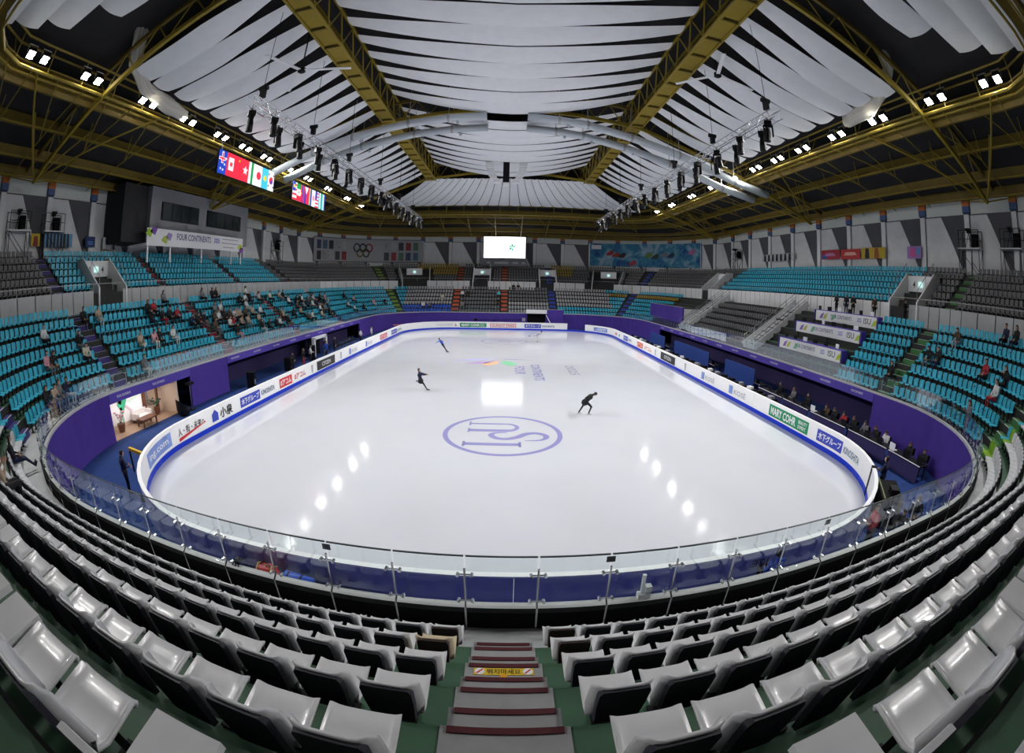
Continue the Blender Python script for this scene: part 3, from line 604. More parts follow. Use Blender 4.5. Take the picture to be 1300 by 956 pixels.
def isu(cx, cy, sc_, m, flip=1):
    ring(cx, cy, 2.62*sc_, 2.86*sc_, m)
    A = lambda pts: [(x, y*flip) for x, y in pts]
    # I: a long serifed bar across the lower part
    stroke('painted_letter', A([(-1.72, -1.45), (.75, -1.45)]), .34, m, cx, cy, sc_)
    for x in (-1.75, .78): stroke('painted_letter', A([(x, -1.78), (x, -1.12)]), .12, m, cx, cy, sc_)
    # U: two bars joined by a bend at the right
    u_ = [(-1.62, .45), (.2, .45)]+[(.2+.52*math.sin(a), .97-.52*math.cos(a)) for a in [PI*k/10 for k in range(1, 10)]]+[(.2, 1.49), (-1.62, 1.49)]
    stroke('painted_letter', A(u_), [.36]*2+[.32, .28, .25, .24, .22, .22, .22, .22, .22]+[.2]*2, m, cx, cy, sc_)
    for y in (.45, 1.49): stroke('painted_letter', A([(-1.65, y-.3), (-1.65, y+.3)]), .1, m, cx, cy, sc_)
    # S lying on its side
    s_ = [(.2, .18), (-.35, .1), (-.55, -.2), (-.3, -.62), (.2, -.72), (.7, -.45), (1.1, -.02), (1.55, .12), (1.95, -.1), (2.05, -.48), (1.75, -.85), (1.0, -.95)]
    w_ = [.08, .2, .3, .32, .3, .36, .36, .3, .3, .28, .18, .06]; S2, W2 = [], []
    for i in range(len(s_)-1):                 # rounded through the control points
        q = [s_[max(0, min(len(s_)-1, i+d))] for d in (-1, 0, 1, 2)]
        for k in range(5):
            f = k/5; S2.append(tuple(.5*(2*q[1][c]+(q[2][c]-q[0][c])*f+(2*q[0][c]-5*q[1][c]+4*q[2][c]-q[3][c])*f*f+(3*q[1][c]-q[0][c]-3*q[2][c]+q[3][c])*f**3) for c in (0, 1))); W2.append(w_[i]+(w_[i+1]-w_[i])*f)
    stroke('painted_letter', A(S2+[s_[-1]]), W2+[w_[-1]], m, cx, cy, sc_)
isu(-.3, 12.4, 1.0, M_MARK); isu(-.35, 46.3, 1.0, M_MARK2, -1)
for pts, m in (([(-5.4, 32.0), (-3.2, 33.3), (-1.0, 33.6), (-3.0, 32.4)], mat('ice_print_lilac', (.5, .5, .86), .25)), ([(-3.9, 30.6), (-2.6, 31.9), (-.9, 32.7), (-2.0, 31.0)], mat('ice_print_purple', (.5, .33, .66), .25)),
               ([(-2.3, 30.4), (-2.0, 31.5), (-.8, 32.5), (-.9, 30.8), (-1.6, 29.9)], mat('ice_print_orange', (.75, .45, .25), .25)), ([(-.3, 32.6), (.6, 31.8), (.9, 30.5), (.1, 30.0), (-.6, 31.2)], mat('ice_print_green', (.2, .58, .32), .25)), ([(-.4, 33.3), (3.0, 33.0), (-.3, 33.6)], M_MARK)):
    flat('painted_petal', pts, [tuple(range(len(pts)))], m)
def ice_text(s, cx, cy, wd, ht, m):
    vs, fs = text2d(s, .02); flat('painted_word', [(cx+b*ht, cy-a*wd) for a, b in vs], fs, m)
ice_text('FOUR', 1.0, 28.2, 3.4, .9, M_MARK); ice_text('CONTINENTS', 2.4, 27.6, 6.5, .8, M_MARK); ice_text('2025', 5.4, 28.5, 4, .8, M_MARK2)
# ------------------------------------------------------------------ glass balustrade on the parapet
GB = tag(empty('glass_balustrade'), 'frameless glass balustrade on steel posts around the front of the stands', 'balustrade')
npost = int(B1.L/1.02); post_me = None
for k in range(npost):
    t = B1.L*k/npost; t2 = B1.L*(k+1)/npost; a = B1.pt((t+t2)/2)
    skip = (a[0] > 15 and 24 < a[1] < 28)
    mb = MB(); B1.sweep(mb, [(.02, 2.52), (.02, 3.45), (.035, 3.45), (.035, 2.52)], t+.015, t2-.015, step=.6, closed_prof=True)
    pn = mb.build('glass_pane', M_GLASS, GB)
    mb = MB(); B1.sweep(mb, [(.015, 3.445), (.015, 3.462), (.04, 3.462), (.04, 3.445)], t+.015, t2-.015, step=.6, closed_prof=True); mb.build('glass_edge', mat('dark_glass_edge', (.03, .045, .045), .3), pn)
    p = B1.pt(t, .12); rz = math.atan2(p[3], p[2])
    if post_me is None:
        post_me = MB().tube([(.09, 0, -.35), (.09, 0, .1), (.0, 0, .16), (-.02, 0, .78)], .017, 6).mesh('post', M_STEEL)
        cl_me = MB().tube([(-.03, -.1, 0), (-.03, .1, 0)], .011, 5).tube([(-.06, -.1, 0), (.02, -.1, 0)], .024, 6).tube([(-.06, .1, 0), (.02, .1, 0)], .024, 6).mesh('clamp', M_STEEL)
        si_me = MB().box((-.09, 0, .86), (.008, .13, .1)).mesh('small_sign', mat('dark_sign', (.04, .04, .05), .5, noise=.5, scale=30))
    po = obj('post', post_me, GB); po.location = (p[0], p[1], 2.5); po.rotation_euler = (0, 0, rz)
    for z in (.15, .66):
        c = obj('clamp', cl_me, po); c.location = (0, 0, z)
    if k % 4 == 1: obj('small_sign', si_me, po)
# ------------------------------------------------------------------ steps through the lower stand
STAIRS = [(.07, 'centre steps', 'grey', 'red'), (tB2(17.6, -.5), 'right corner steps', 'green', 'white'), (tB2(20.8, 8.9), 'green steps', 'green', 'white'),
          (tB2(17.5, 60.2), 'far right corner steps', 'blue', 'blue'), (tB2(7.5, 63.5), 'far blue steps', 'blue', 'blue'), (tB2(-.5, 63.5), 'far middle orange steps', 'orange', 'orange'), (tB2(-8.5, 63.5), 'far left orange steps', 'orange', 'orange'),
          (tB2(-17.2, 61.6), 'far left lime steps', 'lime', 'lime'), (tB2(-21.4, 45.5), 'fourth left steps', 'red', 'white'), (tB2(-21.4, 33), 'third left steps', 'red', 'white'), (tB2(-21.4, 20.5), 'red steps', 'red', 'white'), (tB2(-21.4, 8.5), 'violet steps', 'violet', 'white'), (tB2(-17.8, -.2), 'left corner steps', 'violet', 'white')]
STC = {'grey': mat('step_grey', (.3, .3, .31), .7, noise=.2), 'green': mat('step_green', (.06, .2, .06), .7, noise=.2), 'blue': mat('step_blue', (.02, .06, .4), .7, noise=.2), 'orange': mat('step_orange', (.5, .09, .03), .7, noise=.2),
       'lime': mat('step_lime', (.16, .3, .03), .7, noise=.2), 'red': mat('step_red', (.2, .012, .03), .7, noise=.2), 'violet': mat('step_violet', (.05, .035, .2), .7, noise=.2), 'white': mat('nosing_white', (.6, .6, .63), .6)}
NOS = {'red': mat('nosing_dark_red', (.075, .006, .012), .6), 'white': STC['white'], 'blue': mat('nosing_blue', (.04, .1, .5), .6), 'orange': mat('nosing_orange', (.6, .14, .05), .6), 'lime': mat('nosing_lime', (.25, .42, .05), .6)}
def local(t, o, z): 
    x, y, nx, ny = B2.pt(t, o); return (x, y, z), math.atan2(ny, nx)
for t, nm, c, nc in STAIRS:
    sw = .78 if nm == 'centre steps' else 1.05
    T = tag(empty('step_flight'), '%s flight of stand steps, the %s' % (c, nm), 'steps', 'stand step flights')
    for i in range(0, 7):
        z = 2.15+.6*i; zz = .6 if i < 6 else .3
        (p, rz) = local(t, .18+.8*i-.185, z+zz/4); MB().box(p, (.37, sw, zz/2), rz).build('half_step', STC[c], T)
        (p, rz) = local(t, .18+.8*i-.37+.03, z+zz/2+.006); MB().box(p, (.055, sw-.08, .012), rz).build('nosing', NOS[nc], T)
        (p, rz) = local(t, .18+.8*i+.215, z+zz+.004); MB().box(p, (.43, sw, .012), rz).build('tread', STC[c], T)
        (p, rz) = local(t, .18+.8*i+.03, z+zz+.016); MB().box(p, (.055, sw-.08, .012), rz).build('nosing', NOS[nc], T)
    if local(t, 8, 0)[0][1] < -3: continue
    for j in range(0, 6):                      # the same flight goes on through the upper stand
        z = 7.3+.53*j; zz = .53 if j < 5 else .25
        (p, rz) = local(t, 7.93+.8*j-.185, z+zz/4); MB().box(p, (.37, 1.0, zz/2), rz).build('half_step', STC[c], T)
        (p, rz) = local(t, 7.93+.8*j+.215, z+zz+.004); MB().box(p, (.43, 1.0, .012), rz).build('tread', STC[c], T)
        (p, rz) = local(t, 7.93+.8*j-.34, z+zz/2+.006); MB().box(p, (.055, .95, .012), rz).build('nosing', NOS[nc], T)
# caution sign on the centre steps
CS = MB().box((*B2.pt(.07, 1.1)[:2], 3.363), (.6, .1, .006)).build('caution_sticker', mat('caution_yellow', (.75, .5, .02), .5)); tag(CS, 'yellow caution strip with lettering stuck on the centre steps', 'sticker')
cx_, cy_ = B2.pt(.07, 1.1)[:2]
text_on('lettering', '뛰지마세요', (cx_, cy_, 3.368), (1, 0, 0), (0, 1, 0), (.34), .075, C_BLK, CS)
for sx in (-.24, .24): MB().lathe([(.05, 0), (.05, .003)], (cx_+sx, cy_, 3.366), 12).build('no_sign_disc', C_WHT, CS); MB().beam((cx_+sx-.03, cy_-.03, 3.371), (cx_+sx+.03, cy_+.03, 3.371), .015, .003).build('no_sign_bar', C_RED, CS)
MB().box((cx_, cy_-.09, 3.364), (.07, .1, .006)).build('arrow_tab', mat('caution_orange', (.8, .35, .01), .5), CS)
# ------------------------------------------------------------------ seats
def seat_shell(wf=1.):
    pr = [(.42, .34, .36), (.435, .38, .39), (.415, .41, .395), (.27, .40, .40), (.12, .39, .40), (.05, .41, .40), (.02, .48, .405), (.005, .62, .405), (-.005, .76, .40), (-.008, .805, .38), (-.008, .82, .34)]
    pr = [(a, b, c*wf) for a, b, c in pr]
    nx = 10; mb = MB(); top = []; bot = []
    for y, z, wd in pr:
        for k in range(nx+1):
            q = k/nx*2-1; lift = (max(0, abs(q)-.7)/.3)**1.4; top.append((q*wd/2, y+(.085*lift*min(1, (.84-z)/.12+.25) if z > .45 else 0), z+(.025*lift if z < .45 else 0)))
    for i, (y, z, wd) in enumerate(pr):
        a = pr[max(0, i-1)]; b = pr[min(len(pr)-1, i+1)]; dy, dz = b[0]-a[0], b[1]-a[1]; l = math.hypot(dy, dz); n_ = (dz/l, -dy/l)
        for k in range(nx+1):
            q = k/nx*2-1; v = top[i*(nx+1)+k]; bot.append((v[0], v[1]-.026*n_[0], v[2]-.026*n_[1]))
    n = nx+1; m = len(pr); vs = top+bot; fs = []
    for i in range(m-1):
        for k in range(nx): fs.append((i*n+k, i*n+k+1, (i+1)*n+k+1, (i+1)*n+k)); fs.append((m*n+i*n+k, m*n+(i+1)*n+k, m*n+(i+1)*n+k+1, m*n+i*n+k+1))
        fs.append((i*n, (i+1)*n, m*n+(i+1)*n, m*n+i*n)); fs.append((i*n+nx, m*n+i*n+nx, m*n+(i+1)*n+nx, (i+1)*n+nx))
    for k in range(nx): fs.append((k, m*n+k, m*n+k+1, k+1)); q = (m-1)*n; fs.append((q+k, q+k+1, m*n+q+k+1, m*n+q+k))
    return mb.add(vs, fs)
def seat_simple():
    mb = MB()
    mb.add([(-.17, .46, .4), (.17, .46, .4), (.17, .03, .4), (-.17, .03, .4), (-.17, .46, .35), (.17, .46, .35), (.17, .03, .36), (-.17, .03, .36)], [(0, 3, 2, 1), (0, 1, 5, 4), (1, 2, 6, 5), (3, 0, 4, 7), (4, 5, 6, 7)])
    mb.add([(-.17, .03, .38), (.17, .03, .38), (.17, .01, .72), (.12, 0, .78), (-.12, 0, .78), (-.17, .01, .72), (-.17, 0, .38), (.17, 0, .38), (.17, -.03, .72), (.12, -.04, .78), (-.12, -.04, .78), (-.17, -.03, .72)], [(0, 1, 2, 3, 4, 5), (7, 6, 11, 10, 9, 8), (1, 7, 8, 2), (2, 8, 9, 3), (3, 9, 10, 4), (4, 10, 11, 5), (5, 11, 6, 0)])
    mb.box((0, .2, .17), (.06, .06, .36))
    return mb
M_SG = mat('light_grey_seat_plastic', (.66, .66, .68), .28, noise=.08, scale=5, coat=.2)
M_SGD = mat('dull_grey_seat_plastic', (.14, .14, .145), .5, noise=.15, scale=3)
M_ST = mat('turquoise_seat_plastic', (.045, .45, .62), .35, noise=.12, scale=2)
M_SB = mat('blue_seat_plastic', (.02, .1, .62), .4, noise=.1); M_SY = mat('ochre_seat_plastic', (.35, .24, .03), .5, noise=.1); M_SW = mat('white_seat_plastic', (.36, .36, .37), .4, noise=.08); M_SL = mat('lime_seat_plastic', (.22, .42, .02), .4, noise=.1)
M_BACK = mat('dark_seat_back_panel', (.032, .031, .045), .55, noise=.3, scale=9, bump=.2); M_BACKB = mat('brown_seat_back_panel', (.055, .03, .028), .55, noise=.3, scale=9)
sh_me = seat_shell().mesh('seat_shell', M_SG); sh_t = seat_shell(.86).mesh('turquoise_shell', M_ST); sh_c = seat_shell().mesh('cream_shell', mat('cream_seat_plastic', (.6, .5, .34), .35, noise=.08)); sh_l = seat_shell().mesh('lime_shell', M_SL)
for m_ in (sh_me, sh_t, sh_c, sh_l): m_.polygons.foreach_set('use_smooth', [True]*len(m_.polygons))
def back_mesh(m):
    out = [(-.15, .38), (.15, .38), (.17, .62), (.172, .765), (.152, .808), (-.152, .808), (-.172, .765), (-.17, .62)]
    yz = lambda z: -.022-(z-.44)*.05
    vs = [(x, yz(z)+.03, z) for x, z in out]+[(x*.96, yz(z)-.016, z) for x, z in out]; n = 8
    return MB().add(vs, [tuple(range(n)), tuple(range(2*n-1, n-1, -1))]+[(i, i+n, (i+1) % n+n, (i+1) % n) for i in range(n)]).mesh('back_panel', m)
bk_me = back_mesh(M_BACK); bk_b = back_mesh(M_BACKB)
br_me = MB().beam((0, .22, 0), (0, .22, .37), .07, .05).beam((0, .22, .345), (0, .03, .345), .06, .04).box((0, .22, .01), (.16, .14, .02)).mesh('bracket', M_DARK)
def section_seats(ta, tb, o, pitch=.455):
    if tb < ta: tb += B2.L
    n = max(2, int((tb-ta)/.08)); ts = np.linspace(ta, tb, n); pp = np.array([B2.pt(t, o)[:2] for t in ts]); cl = np.concatenate([[0], np.cumsum(np.hypot(*(pp[1:]-pp[:-1]).T))])
    k = int(cl[-1]/pitch); pitch = cl[-1]/max(1, k); s0 = 0
    return [float(np.interp(s0+pitch*(i+.5), cl, ts)) for i in range(k)]
def skip_low(x, y, i):
    if x > 12 and 13.6 < y < 53: return not (27.6 < y < 39.9 and 1 <= i <= 5)
    return False
def kind_low(x, y, i):
    if abs(x) < 18.0+.6*i and y < 4-.5*i and abs(x) < 17.0+i*.35 and y < 1.2: return 'grey'
    if y > 61.2 and -17 < x < 17:
        if x < -8.5: return 'blue' if i < 2 else 'white'
        if x > 7.5: return 'turq' if i < 2 else 'white'
        return 'white' if (x > 0 and i < 3) else 'dull'
    if y > 45 and x > 8 and i == 5: return 'ochre'
    if x > 12 and 27 < y < 41: return 'dull'
    return 'turq'
def kind_upp(x, y, j):
    if x < -20 and 8 < y < 43: return 'turq'
    if x > 20 and 14 < y < 46: return 'turq'
    if y > 62 and (-8.5 > x > -17 or 7 < x < 12) and j > 1: return 'ochre'
    return 'dull'
VOMS = [(tB2(-21.4, 13.6), 'left'), (tB2(20.8, 13.2), 'right'), (tB2(-14, 62.6), 'far left'), (tB2(-4.6, 63.5), 'far middle'), (tB2(4.0+3.2, 63.5), 'far blue'), (tB2(14.4, 62.4), 'far right'), (tB2(20.8, 49), 'right rear')]
SEATS = []
st_t = sorted((t, nm) for t, nm, _, _ in STAIRS)
for a, b in zip(st_t, st_t[1:]+[st_t[0]]):
    for i in range(7):
        o, z = low(i); ga = .5 if a[1] == 'centre steps' else .68; gb = .5 if b[1] == 'centre steps' else .68; ts = section_seats(a[0]+ga, b[0]-gb if b[0] > a[0] else b[0]-gb+B2.L, o)
        for k, t in enumerate(ts):
            x, y, nx, ny = B2.pt(t, o)
            if skip_low(x, y, i): continue
            SEATS.append(dict(p=(x, y, z), n=(nx, ny), tier='low', row=i, kind=kind_low(x, y, i), a=a[1], b=b[1], k=k+1, kb=len(ts)-k))
vt = sorted(t for t, _ in VOMS)
for a, b in zip(st_t, st_t[1:]+[st_t[0]]):
    for j in range(6):
        o, z = upp(j); ts = section_seats(a[0]+.6, b[0]-.6 if b[0] > a[0] else b[0]-.6+B2.L, o)
        for k, t in enumerate(ts):
            x, y, nx, ny = B2.pt(t, o)
            if y < -11: continue
            if j < 4 and min(abs((t-q+B2.L/2) % B2.L-B2.L/2) for q in vt) < 1.9: continue
            SEATS.append(dict(p=(x, y, z), n=(nx, ny), tier='upp', row=j, kind=kind_upp(x, y, j), a=a[1], b=b[1], k=k+1, kb=len(ts)-k))
for s_ in SEATS:
    u_, v_ = PX((s_['p'][0], s_['p'][1], s_['p'][2]+.5)); d_ = Vector(s_['p'])-CAM
    s_['d'] = d_.length; s_['vis'] = -15 < u_ < 1315 and v_ < 970 and d_.dot(_f) > 0
ROWW = ['front row', 'second row', 'third row', 'fourth row', 'fifth row', 'sixth row', 'back row']
def srz(n): return math.atan2(-n[1], -n[0])-PI/2
def near_steps(s_):
    if s_['k'] <= s_['kb']: return s_['a'], s_['k'], 'right' 
    return s_['b'], s_['kb'], 'left'
for knd, me_, colw in (('grey', sh_me, 'light grey seat with dark back panel'), ('turq', sh_t, 'turquoise plastic seat')):
    cand = sorted([s_ for s_ in SEATS if s_['kind'] == knd and s_['tier'] == 'low' and s_['vis']], key=lambda q: q['d'])[:300]
    for s_ in cand:
        s_['solo'] = True; st, k, side = near_steps(s_)
        mesh = me_; bkm = bk_me; cw = colw
        if knd == 'grey' and st == 'centre steps' and k == 1 and s_['row'] in (0, 1):
            bkm = bk_b; cw = 'light grey seat with brown back panel'
            if s_['row'] == 1 and side == 'left': mesh = sh_c; cw = 'cream seat with reddish brown back panel'
        if knd == 'grey' and st == 'right corner steps' and k <= 2 and s_['row'] in (0, 1): mesh = sh_l; cw = 'lime green seat with dark back panel'
        o = obj('stadium_seat' if knd == 'grey' else 'turquoise_seat', mesh); o.location = s_['p']; o.rotation_euler = (0, 0, srz(s_['n']))
        if knd == 'grey': obj('back_panel', bkm, o)
        obj('bracket', br_me, o)
        tag(o, '%s, %s, %s %s of the %s' % (cw, ROWW[s_['row']], ordw(k), side, st), 'seat', 'grey seats nearest the camera' if knd == 'grey' else 'turquoise seats in the lower stands')
sm = seat_simple(); bv = np.array(sm.v); bf = sm.f
def stuff(name, lst, m, label):
    if not lst: return
    V = []; FF = []
    for q, s_ in enumerate(lst):
        a = srz(s_['n']); c, sn = math.cos(a), math.sin(a); R_ = np.array([[c, sn, 0], [-sn, c, 0], [0, 0, 1]]); V.append(bv@R_+np.array(s_['p'])); FF += [tuple(i+q*len(bv) for i in f) for f in bf]
    me = bpy.data.meshes.new(name); me.from_pydata(np.concatenate(V).tolist(), [], FF); me.materials.append(m); me.update()
    tag(obj(name, me), label, 'seats', kind='stuff')
rest = [s_ for s_ in SEATS if not s_.get('solo')]
g = lambda kd: [s_ for s_ in rest if s_['kind'] == kd]
stuff('grey_seat_rows', g('grey'), M_SG, 'remaining rows of light grey seats at the near end')
stuff('turquoise_seat_rows', g('turq'), M_ST, 'distant rows of turquoise seats in both side stands')
stuff('dark_grey_seat_rows', g('dull'), M_SGD, 'rows of dull grey seats in the upper and far stands')
stuff('white_seat_rows', g('white'), M_SW, 'rows of off-white seats in the far lower stand')
stuff('ochre_seat_rows', g('ochre'), M_SY, 'rows of ochre seats at the far end')
stuff('blue_seat_rows', g('blue'), M_SB, 'two short rows of bright blue seats at the far end')
print('seats', len(SEATS), {k: len(g(k)) for k in ('grey', 'turq', 'dull', 'white', 'ochre', 'blue')})
# ------------------------------------------------------------------ parapet panels at the cross aisle
AP = tag(empty('aisle_parapet'), 'pale grey panelled parapet between lower and upper stands', 'parapet')
NP = 190; M_PAN = mat('pale_grey_parapet_panel', (.45, .46, .47), .6, noise=.12, scale=1); M_PANW = mat('white_parapet_panel', (.78, .78, .79), .6, noise=.08, scale=1)
for k in range(NP):
    ta, tb = B2.L*k/NP, B2.L*(k+1)/NP; x, y, _, _ = B2.pt((ta+tb)/2, 6.7)
    if y < -9.5 or min(abs((ta-q+B2.L/2) % B2.L-B2.L/2) for q in vt) < 1.4: continue
    mb = MB(); B2.sweep(mb, [(6.66, 6.05), (6.66, 7.5), (6.72, 7.5), (6.72, 6.05)], ta+.03, tb-.03, step=.7, closed_prof=True)
    mb.build('parapet_panel', M_PANW if (y > 55 or x > 20 and y > 14) else M_PAN, AP)
MB().tube(B2.line(0, B2.L, 6.7, 1.5, 7.95), .025, 5, cap=False).build('handrail', M_RAIL, AP)
for k in range(0, NP, 2):
    x, y, _, _ = B2.pt(B2.L*k/NP, 6.7)
    if y > -9: MB().tube([(x, y, 7.45), (x, y, 7.95)], .018, 5).build('rail_post', M_RAIL, AP)
# exits cut into the upper stand
for t, nm in VOMS:
    T = tag(empty('stand_exit'), 'white-walled exit passage in the %s upper stand' % nm, 'exit', 'upper stand exits')
    for s in (-1, 1):
        tt = t+s*1.5; a = B2.pt(tt, 6.6); b = B2.pt(tt, 10.2)
        A, Bv = Vector((a[0], a[1], 0)), Vector((b[0], b[1], 0)); X = (Bv-A).normalized(); N_ = Vector((-X.y, X.x, 0))*.07
        poly = [(0, 6.05), (3.6, 6.05), (3.6, 9.9), (2.6, 9.9), (0, 7.7)]
        vs = [A+X*p+Vector((0, 0, z))+N_ for p, z in poly]+[A+X*p+Vector((0, 0, z))-N_ for p, z in poly]
        MB().add(vs, [(0, 1, 2, 3, 4), (9, 8, 7, 6, 5)]+[(i, i+5, (i+1) % 5+5, (i+1) % 5) for i in range(5)]).build('side_wall', M_PWALL, T)
        MB().tube([A+Vector((0, 0, 8.5)), A+X*2.6+Vector((0, 0, 10.7))], .025, 5).build('handrail', M_RAIL, T)
        for q in (0, 1.3, 2.6): MB().tube([A+X*q+Vector((0, 0, 7.7+.85*q)), A+X*q+Vector((0, 0, 8.5+.85*q))], .02, 5).build('rail_post', M_RAIL, T)
    a = B2.pt(t, 9.4); rz = math.atan2(a[3], a[2])
    MB().box((a[0], a[1], 9.15), (.12, 2.9, 1.2), rz).build('lintel_wall', M_PWALL, T)
    MB().box((*B2.pt(t, 10.1)[:2], 7.3), (.1, 2.9, 2.6), rz).build('doorway_shade_slab', M_BLACK, T)  # solid black slab stands in for the shade inside the passage
    c = B2.pt(t, 9.3)
    sg = MB().box((c[0], c[1], 9.1), (.06, .5, .42), rz).build('exit_sign', mat('exit_sign_glow', (.55, .9, .85), .4, emit=.8), T)
    for s, ch in ((-1, '4'), (1, '4')):
        if nm in ('left', 'right'):
            q = B2.pt(t-s*.75, 9.32); text_on('number', ch, (q[0], q[1], 9.1), (a[3], -a[2], 0), (0, 0, 1), .28, .5, C_BLK, T)
# ------------------------------------------------------------------ lighting trusses with moving heads
head_b = MB().box((0, 0, -.12), (.3, .3, .2)).mesh('base_box', M_DARK)
head_y = MB().prism([(-.2, -.65), (-.15, -.65), (-.15, -.24), (.15, -.24), (.15, -.65), (.2, -.65), (.2, -.19), (-.2, -.19)], (0, .08, 0), (1, 0, 0), (0, 0, 1), .16).mesh('yoke', M_BLACK)
head_h = MB().tube([(0, 0, -.32), (0, 0, -.5), (0, 0, -.86)], [.1, .14, .15], 10).mesh('lamp_head', M_DARK)
head_c = MB().tube([(0, 0, -.02), (0, 0, .12)], .05, 6).mesh('clamp', M_RAIL)
motor = MB().box((0, 0, 0), (.3, .22, .5)).tube([(-.25, 0, .3), (.25, 0, .3)], .14, 8).mesh('hoist', M_DARK)
for s, sd in ((-1, 'left'), (1, 'right')):
    T = tag(empty('lighting_truss', (0, 0, 0)), 'silver box truss full of stage lights hung along the %s side of the ice' % sd, 'truss')
    x0, z0 = s*12.5, 16.1
    for dx in (-.25, .25):
        for dz in (-.25, .25): MB().tube([(x0+dx, 9.3, z0+dz), (x0+dx, 54.3, z0+dz)], .03, 5).build('chord', M_STEEL, T)
    for k in range(75):
        y = 9.3+k*.6; mb = MB(); e = 1 if k % 2 else -1
        for dx in (-.25, .25): mb.tube([(x0+dx, y, z0-e*.25), (x0+dx, y+.6, z0+e*.25)], .016, 4)
        for dz in (-.25, .25): mb.tube([(x0-e*.25, y, z0+dz), (x0+e*.25, y+.6, z0+dz)], .016, 4)
        mb.build('lattice_bay', M_STEEL, T)
    for k, y in enumerate((10.3, 17, 24, 33, 41, 48.5)):
        MB().tube([(x0, y, z0+.3), (x0, y, roof_z(x0)-.4)], .018, 4).build('hoist_cable', M_DARK, T)
        h = obj('hoist', motor, T); h.location = (x0, y, z0+.75)
    for k in range(30):
        y = 10.0+k*1.5
        L_ = empty('stage_light', (x0+(.28 if k % 2 else -.28), y, z0-.3), random.uniform(-1, 1)); tag(L_, 'black moving-head stage light, %s along the %s lighting truss from the camera end' % (ordw(k+1), sd), 'stage light', 'stage lights on the trusses')
        L_.scale = (1.3, 1.3, 1.3); obj('base_box', head_b, L_); obj('clamp', head_c, L_); obj('yoke', head_y, L_); h = obj('lamp_head', head_h, L_); h.rotation_euler = (0, random.uniform(-.25, .25), 0)
# ceiling fans
for (u, v), s, sd in (((383, 89), -1, 'left'), ((911, 95), 1, 'right')):
    p = U(u, v, x=s*12.6)
    T = tag(empty('ceiling_fan'), 'large three-bladed white ceiling fan hung beside the %s roof truss' % sd, 'fan')
    MB().tube([p, (p.x, p.y, roof_z(p.x)-.5)], .05, 6).build('down_rod', M_DARK, T); MB().lathe([(.1, .25), (.24, .15), (.26, -.1), (.1, -.2)][::-1], p, 10).build('motor', M_DARK, T)
    for k in range(3):
        a = 2.3+k*2*PI/3; q = p+Vector((math.cos(a)*3.1, math.sin(a)*3.1, -.1)); MB().beam(p, q, .24, .05).build('blade', M_WHITE, T)
# speaker cluster
p0 = Vector((-.5, 45, 20.8)); T = tag(empty('speaker_cluster'), 'hanging loudspeaker cluster with two curved white line arrays and a black column', 'loudspeaker')
MB().box(p0+Vector((0, 0, -.1)), (.75, .6, 2.6)).build('black_column', M_DARK, T); MB().box(p0+Vector((0, 0, -1.6)), (.7, .5, .35)).build('lower_box', M_WHITE, T)
for s in (-1, 1):
    for k in range(9):
        a = k*.11; c = p0+Vector((s*(2.05-.9*(k/8)**2), 0, 1.0-k*.29)); MB().box(c, (.95-.02*k, .6, .24)).build('array_box', M_WHITE, T)
    MB().tube([p0+Vector((s*2.0, 0, 1.1)), p0+Vector((s*2.0, 0, 3.0))], .025, 5).build('cable', M_DARK, T)
for z in (1.25, 1.6): MB().box(p0+Vector((0, 0, z)), (5.0, .1, .08)).build('frame_bar', M_WHITE, T)
MB().tube([p0+Vector((0, 0, 1.2)), p0+Vector((.0, 0, 4.2))], .05, 5).build('cable', M_DARK, T)
# bundled nets at both top corners
M_NET = net_mat('white_net', (.78, .75, .68), .55)
def netting(sd, pts, rs):
    T = tag(empty('safety_net'), 'gathered white safety net hanging from the roof at the top %s' % sd, 'net')
    for q in range(6):
        a_ = q*2*PI/6; fine = []; rr = []
        for i in range(len(pts)-1):
            for k in range(5):
                f_ = k/5; c_ = pts[i].lerp(pts[i+1], f_); r_ = rs[i]+(rs[i+1]-rs[i])*f_; ww = a_+.35*(i+f_)
                fine.append(c_+Vector((.25*math.cos(ww), math.cos(ww), .6*math.sin(ww)))*r_*.8+Vector((0, 0, .04*math.sin(7*(i+f_)+q)))); rr.append(r_*.5)
        MB().tube(fine, rr, 7).build('net_fold', M_NET, T, smooth=True)
netting('left', [U(240, -15, x=-17), U(190, 0, x=-20), U(172, 80, x=-21), U(185, 112, x=-21.5), U(215, 135, x=-21.8), U(236, 148, x=-21.8)], [.35, .45, .4, .42, .6, .4])
netting('right', [U(1050, -5, x=17), U(1108, 40, x=20), U(1128, 85, x=21), U(1122, 112, x=21.3), U(1100, 138, x=21.6), U(1070, 155, x=21.8)], [.4, .45, .4, .5, .75, .5])
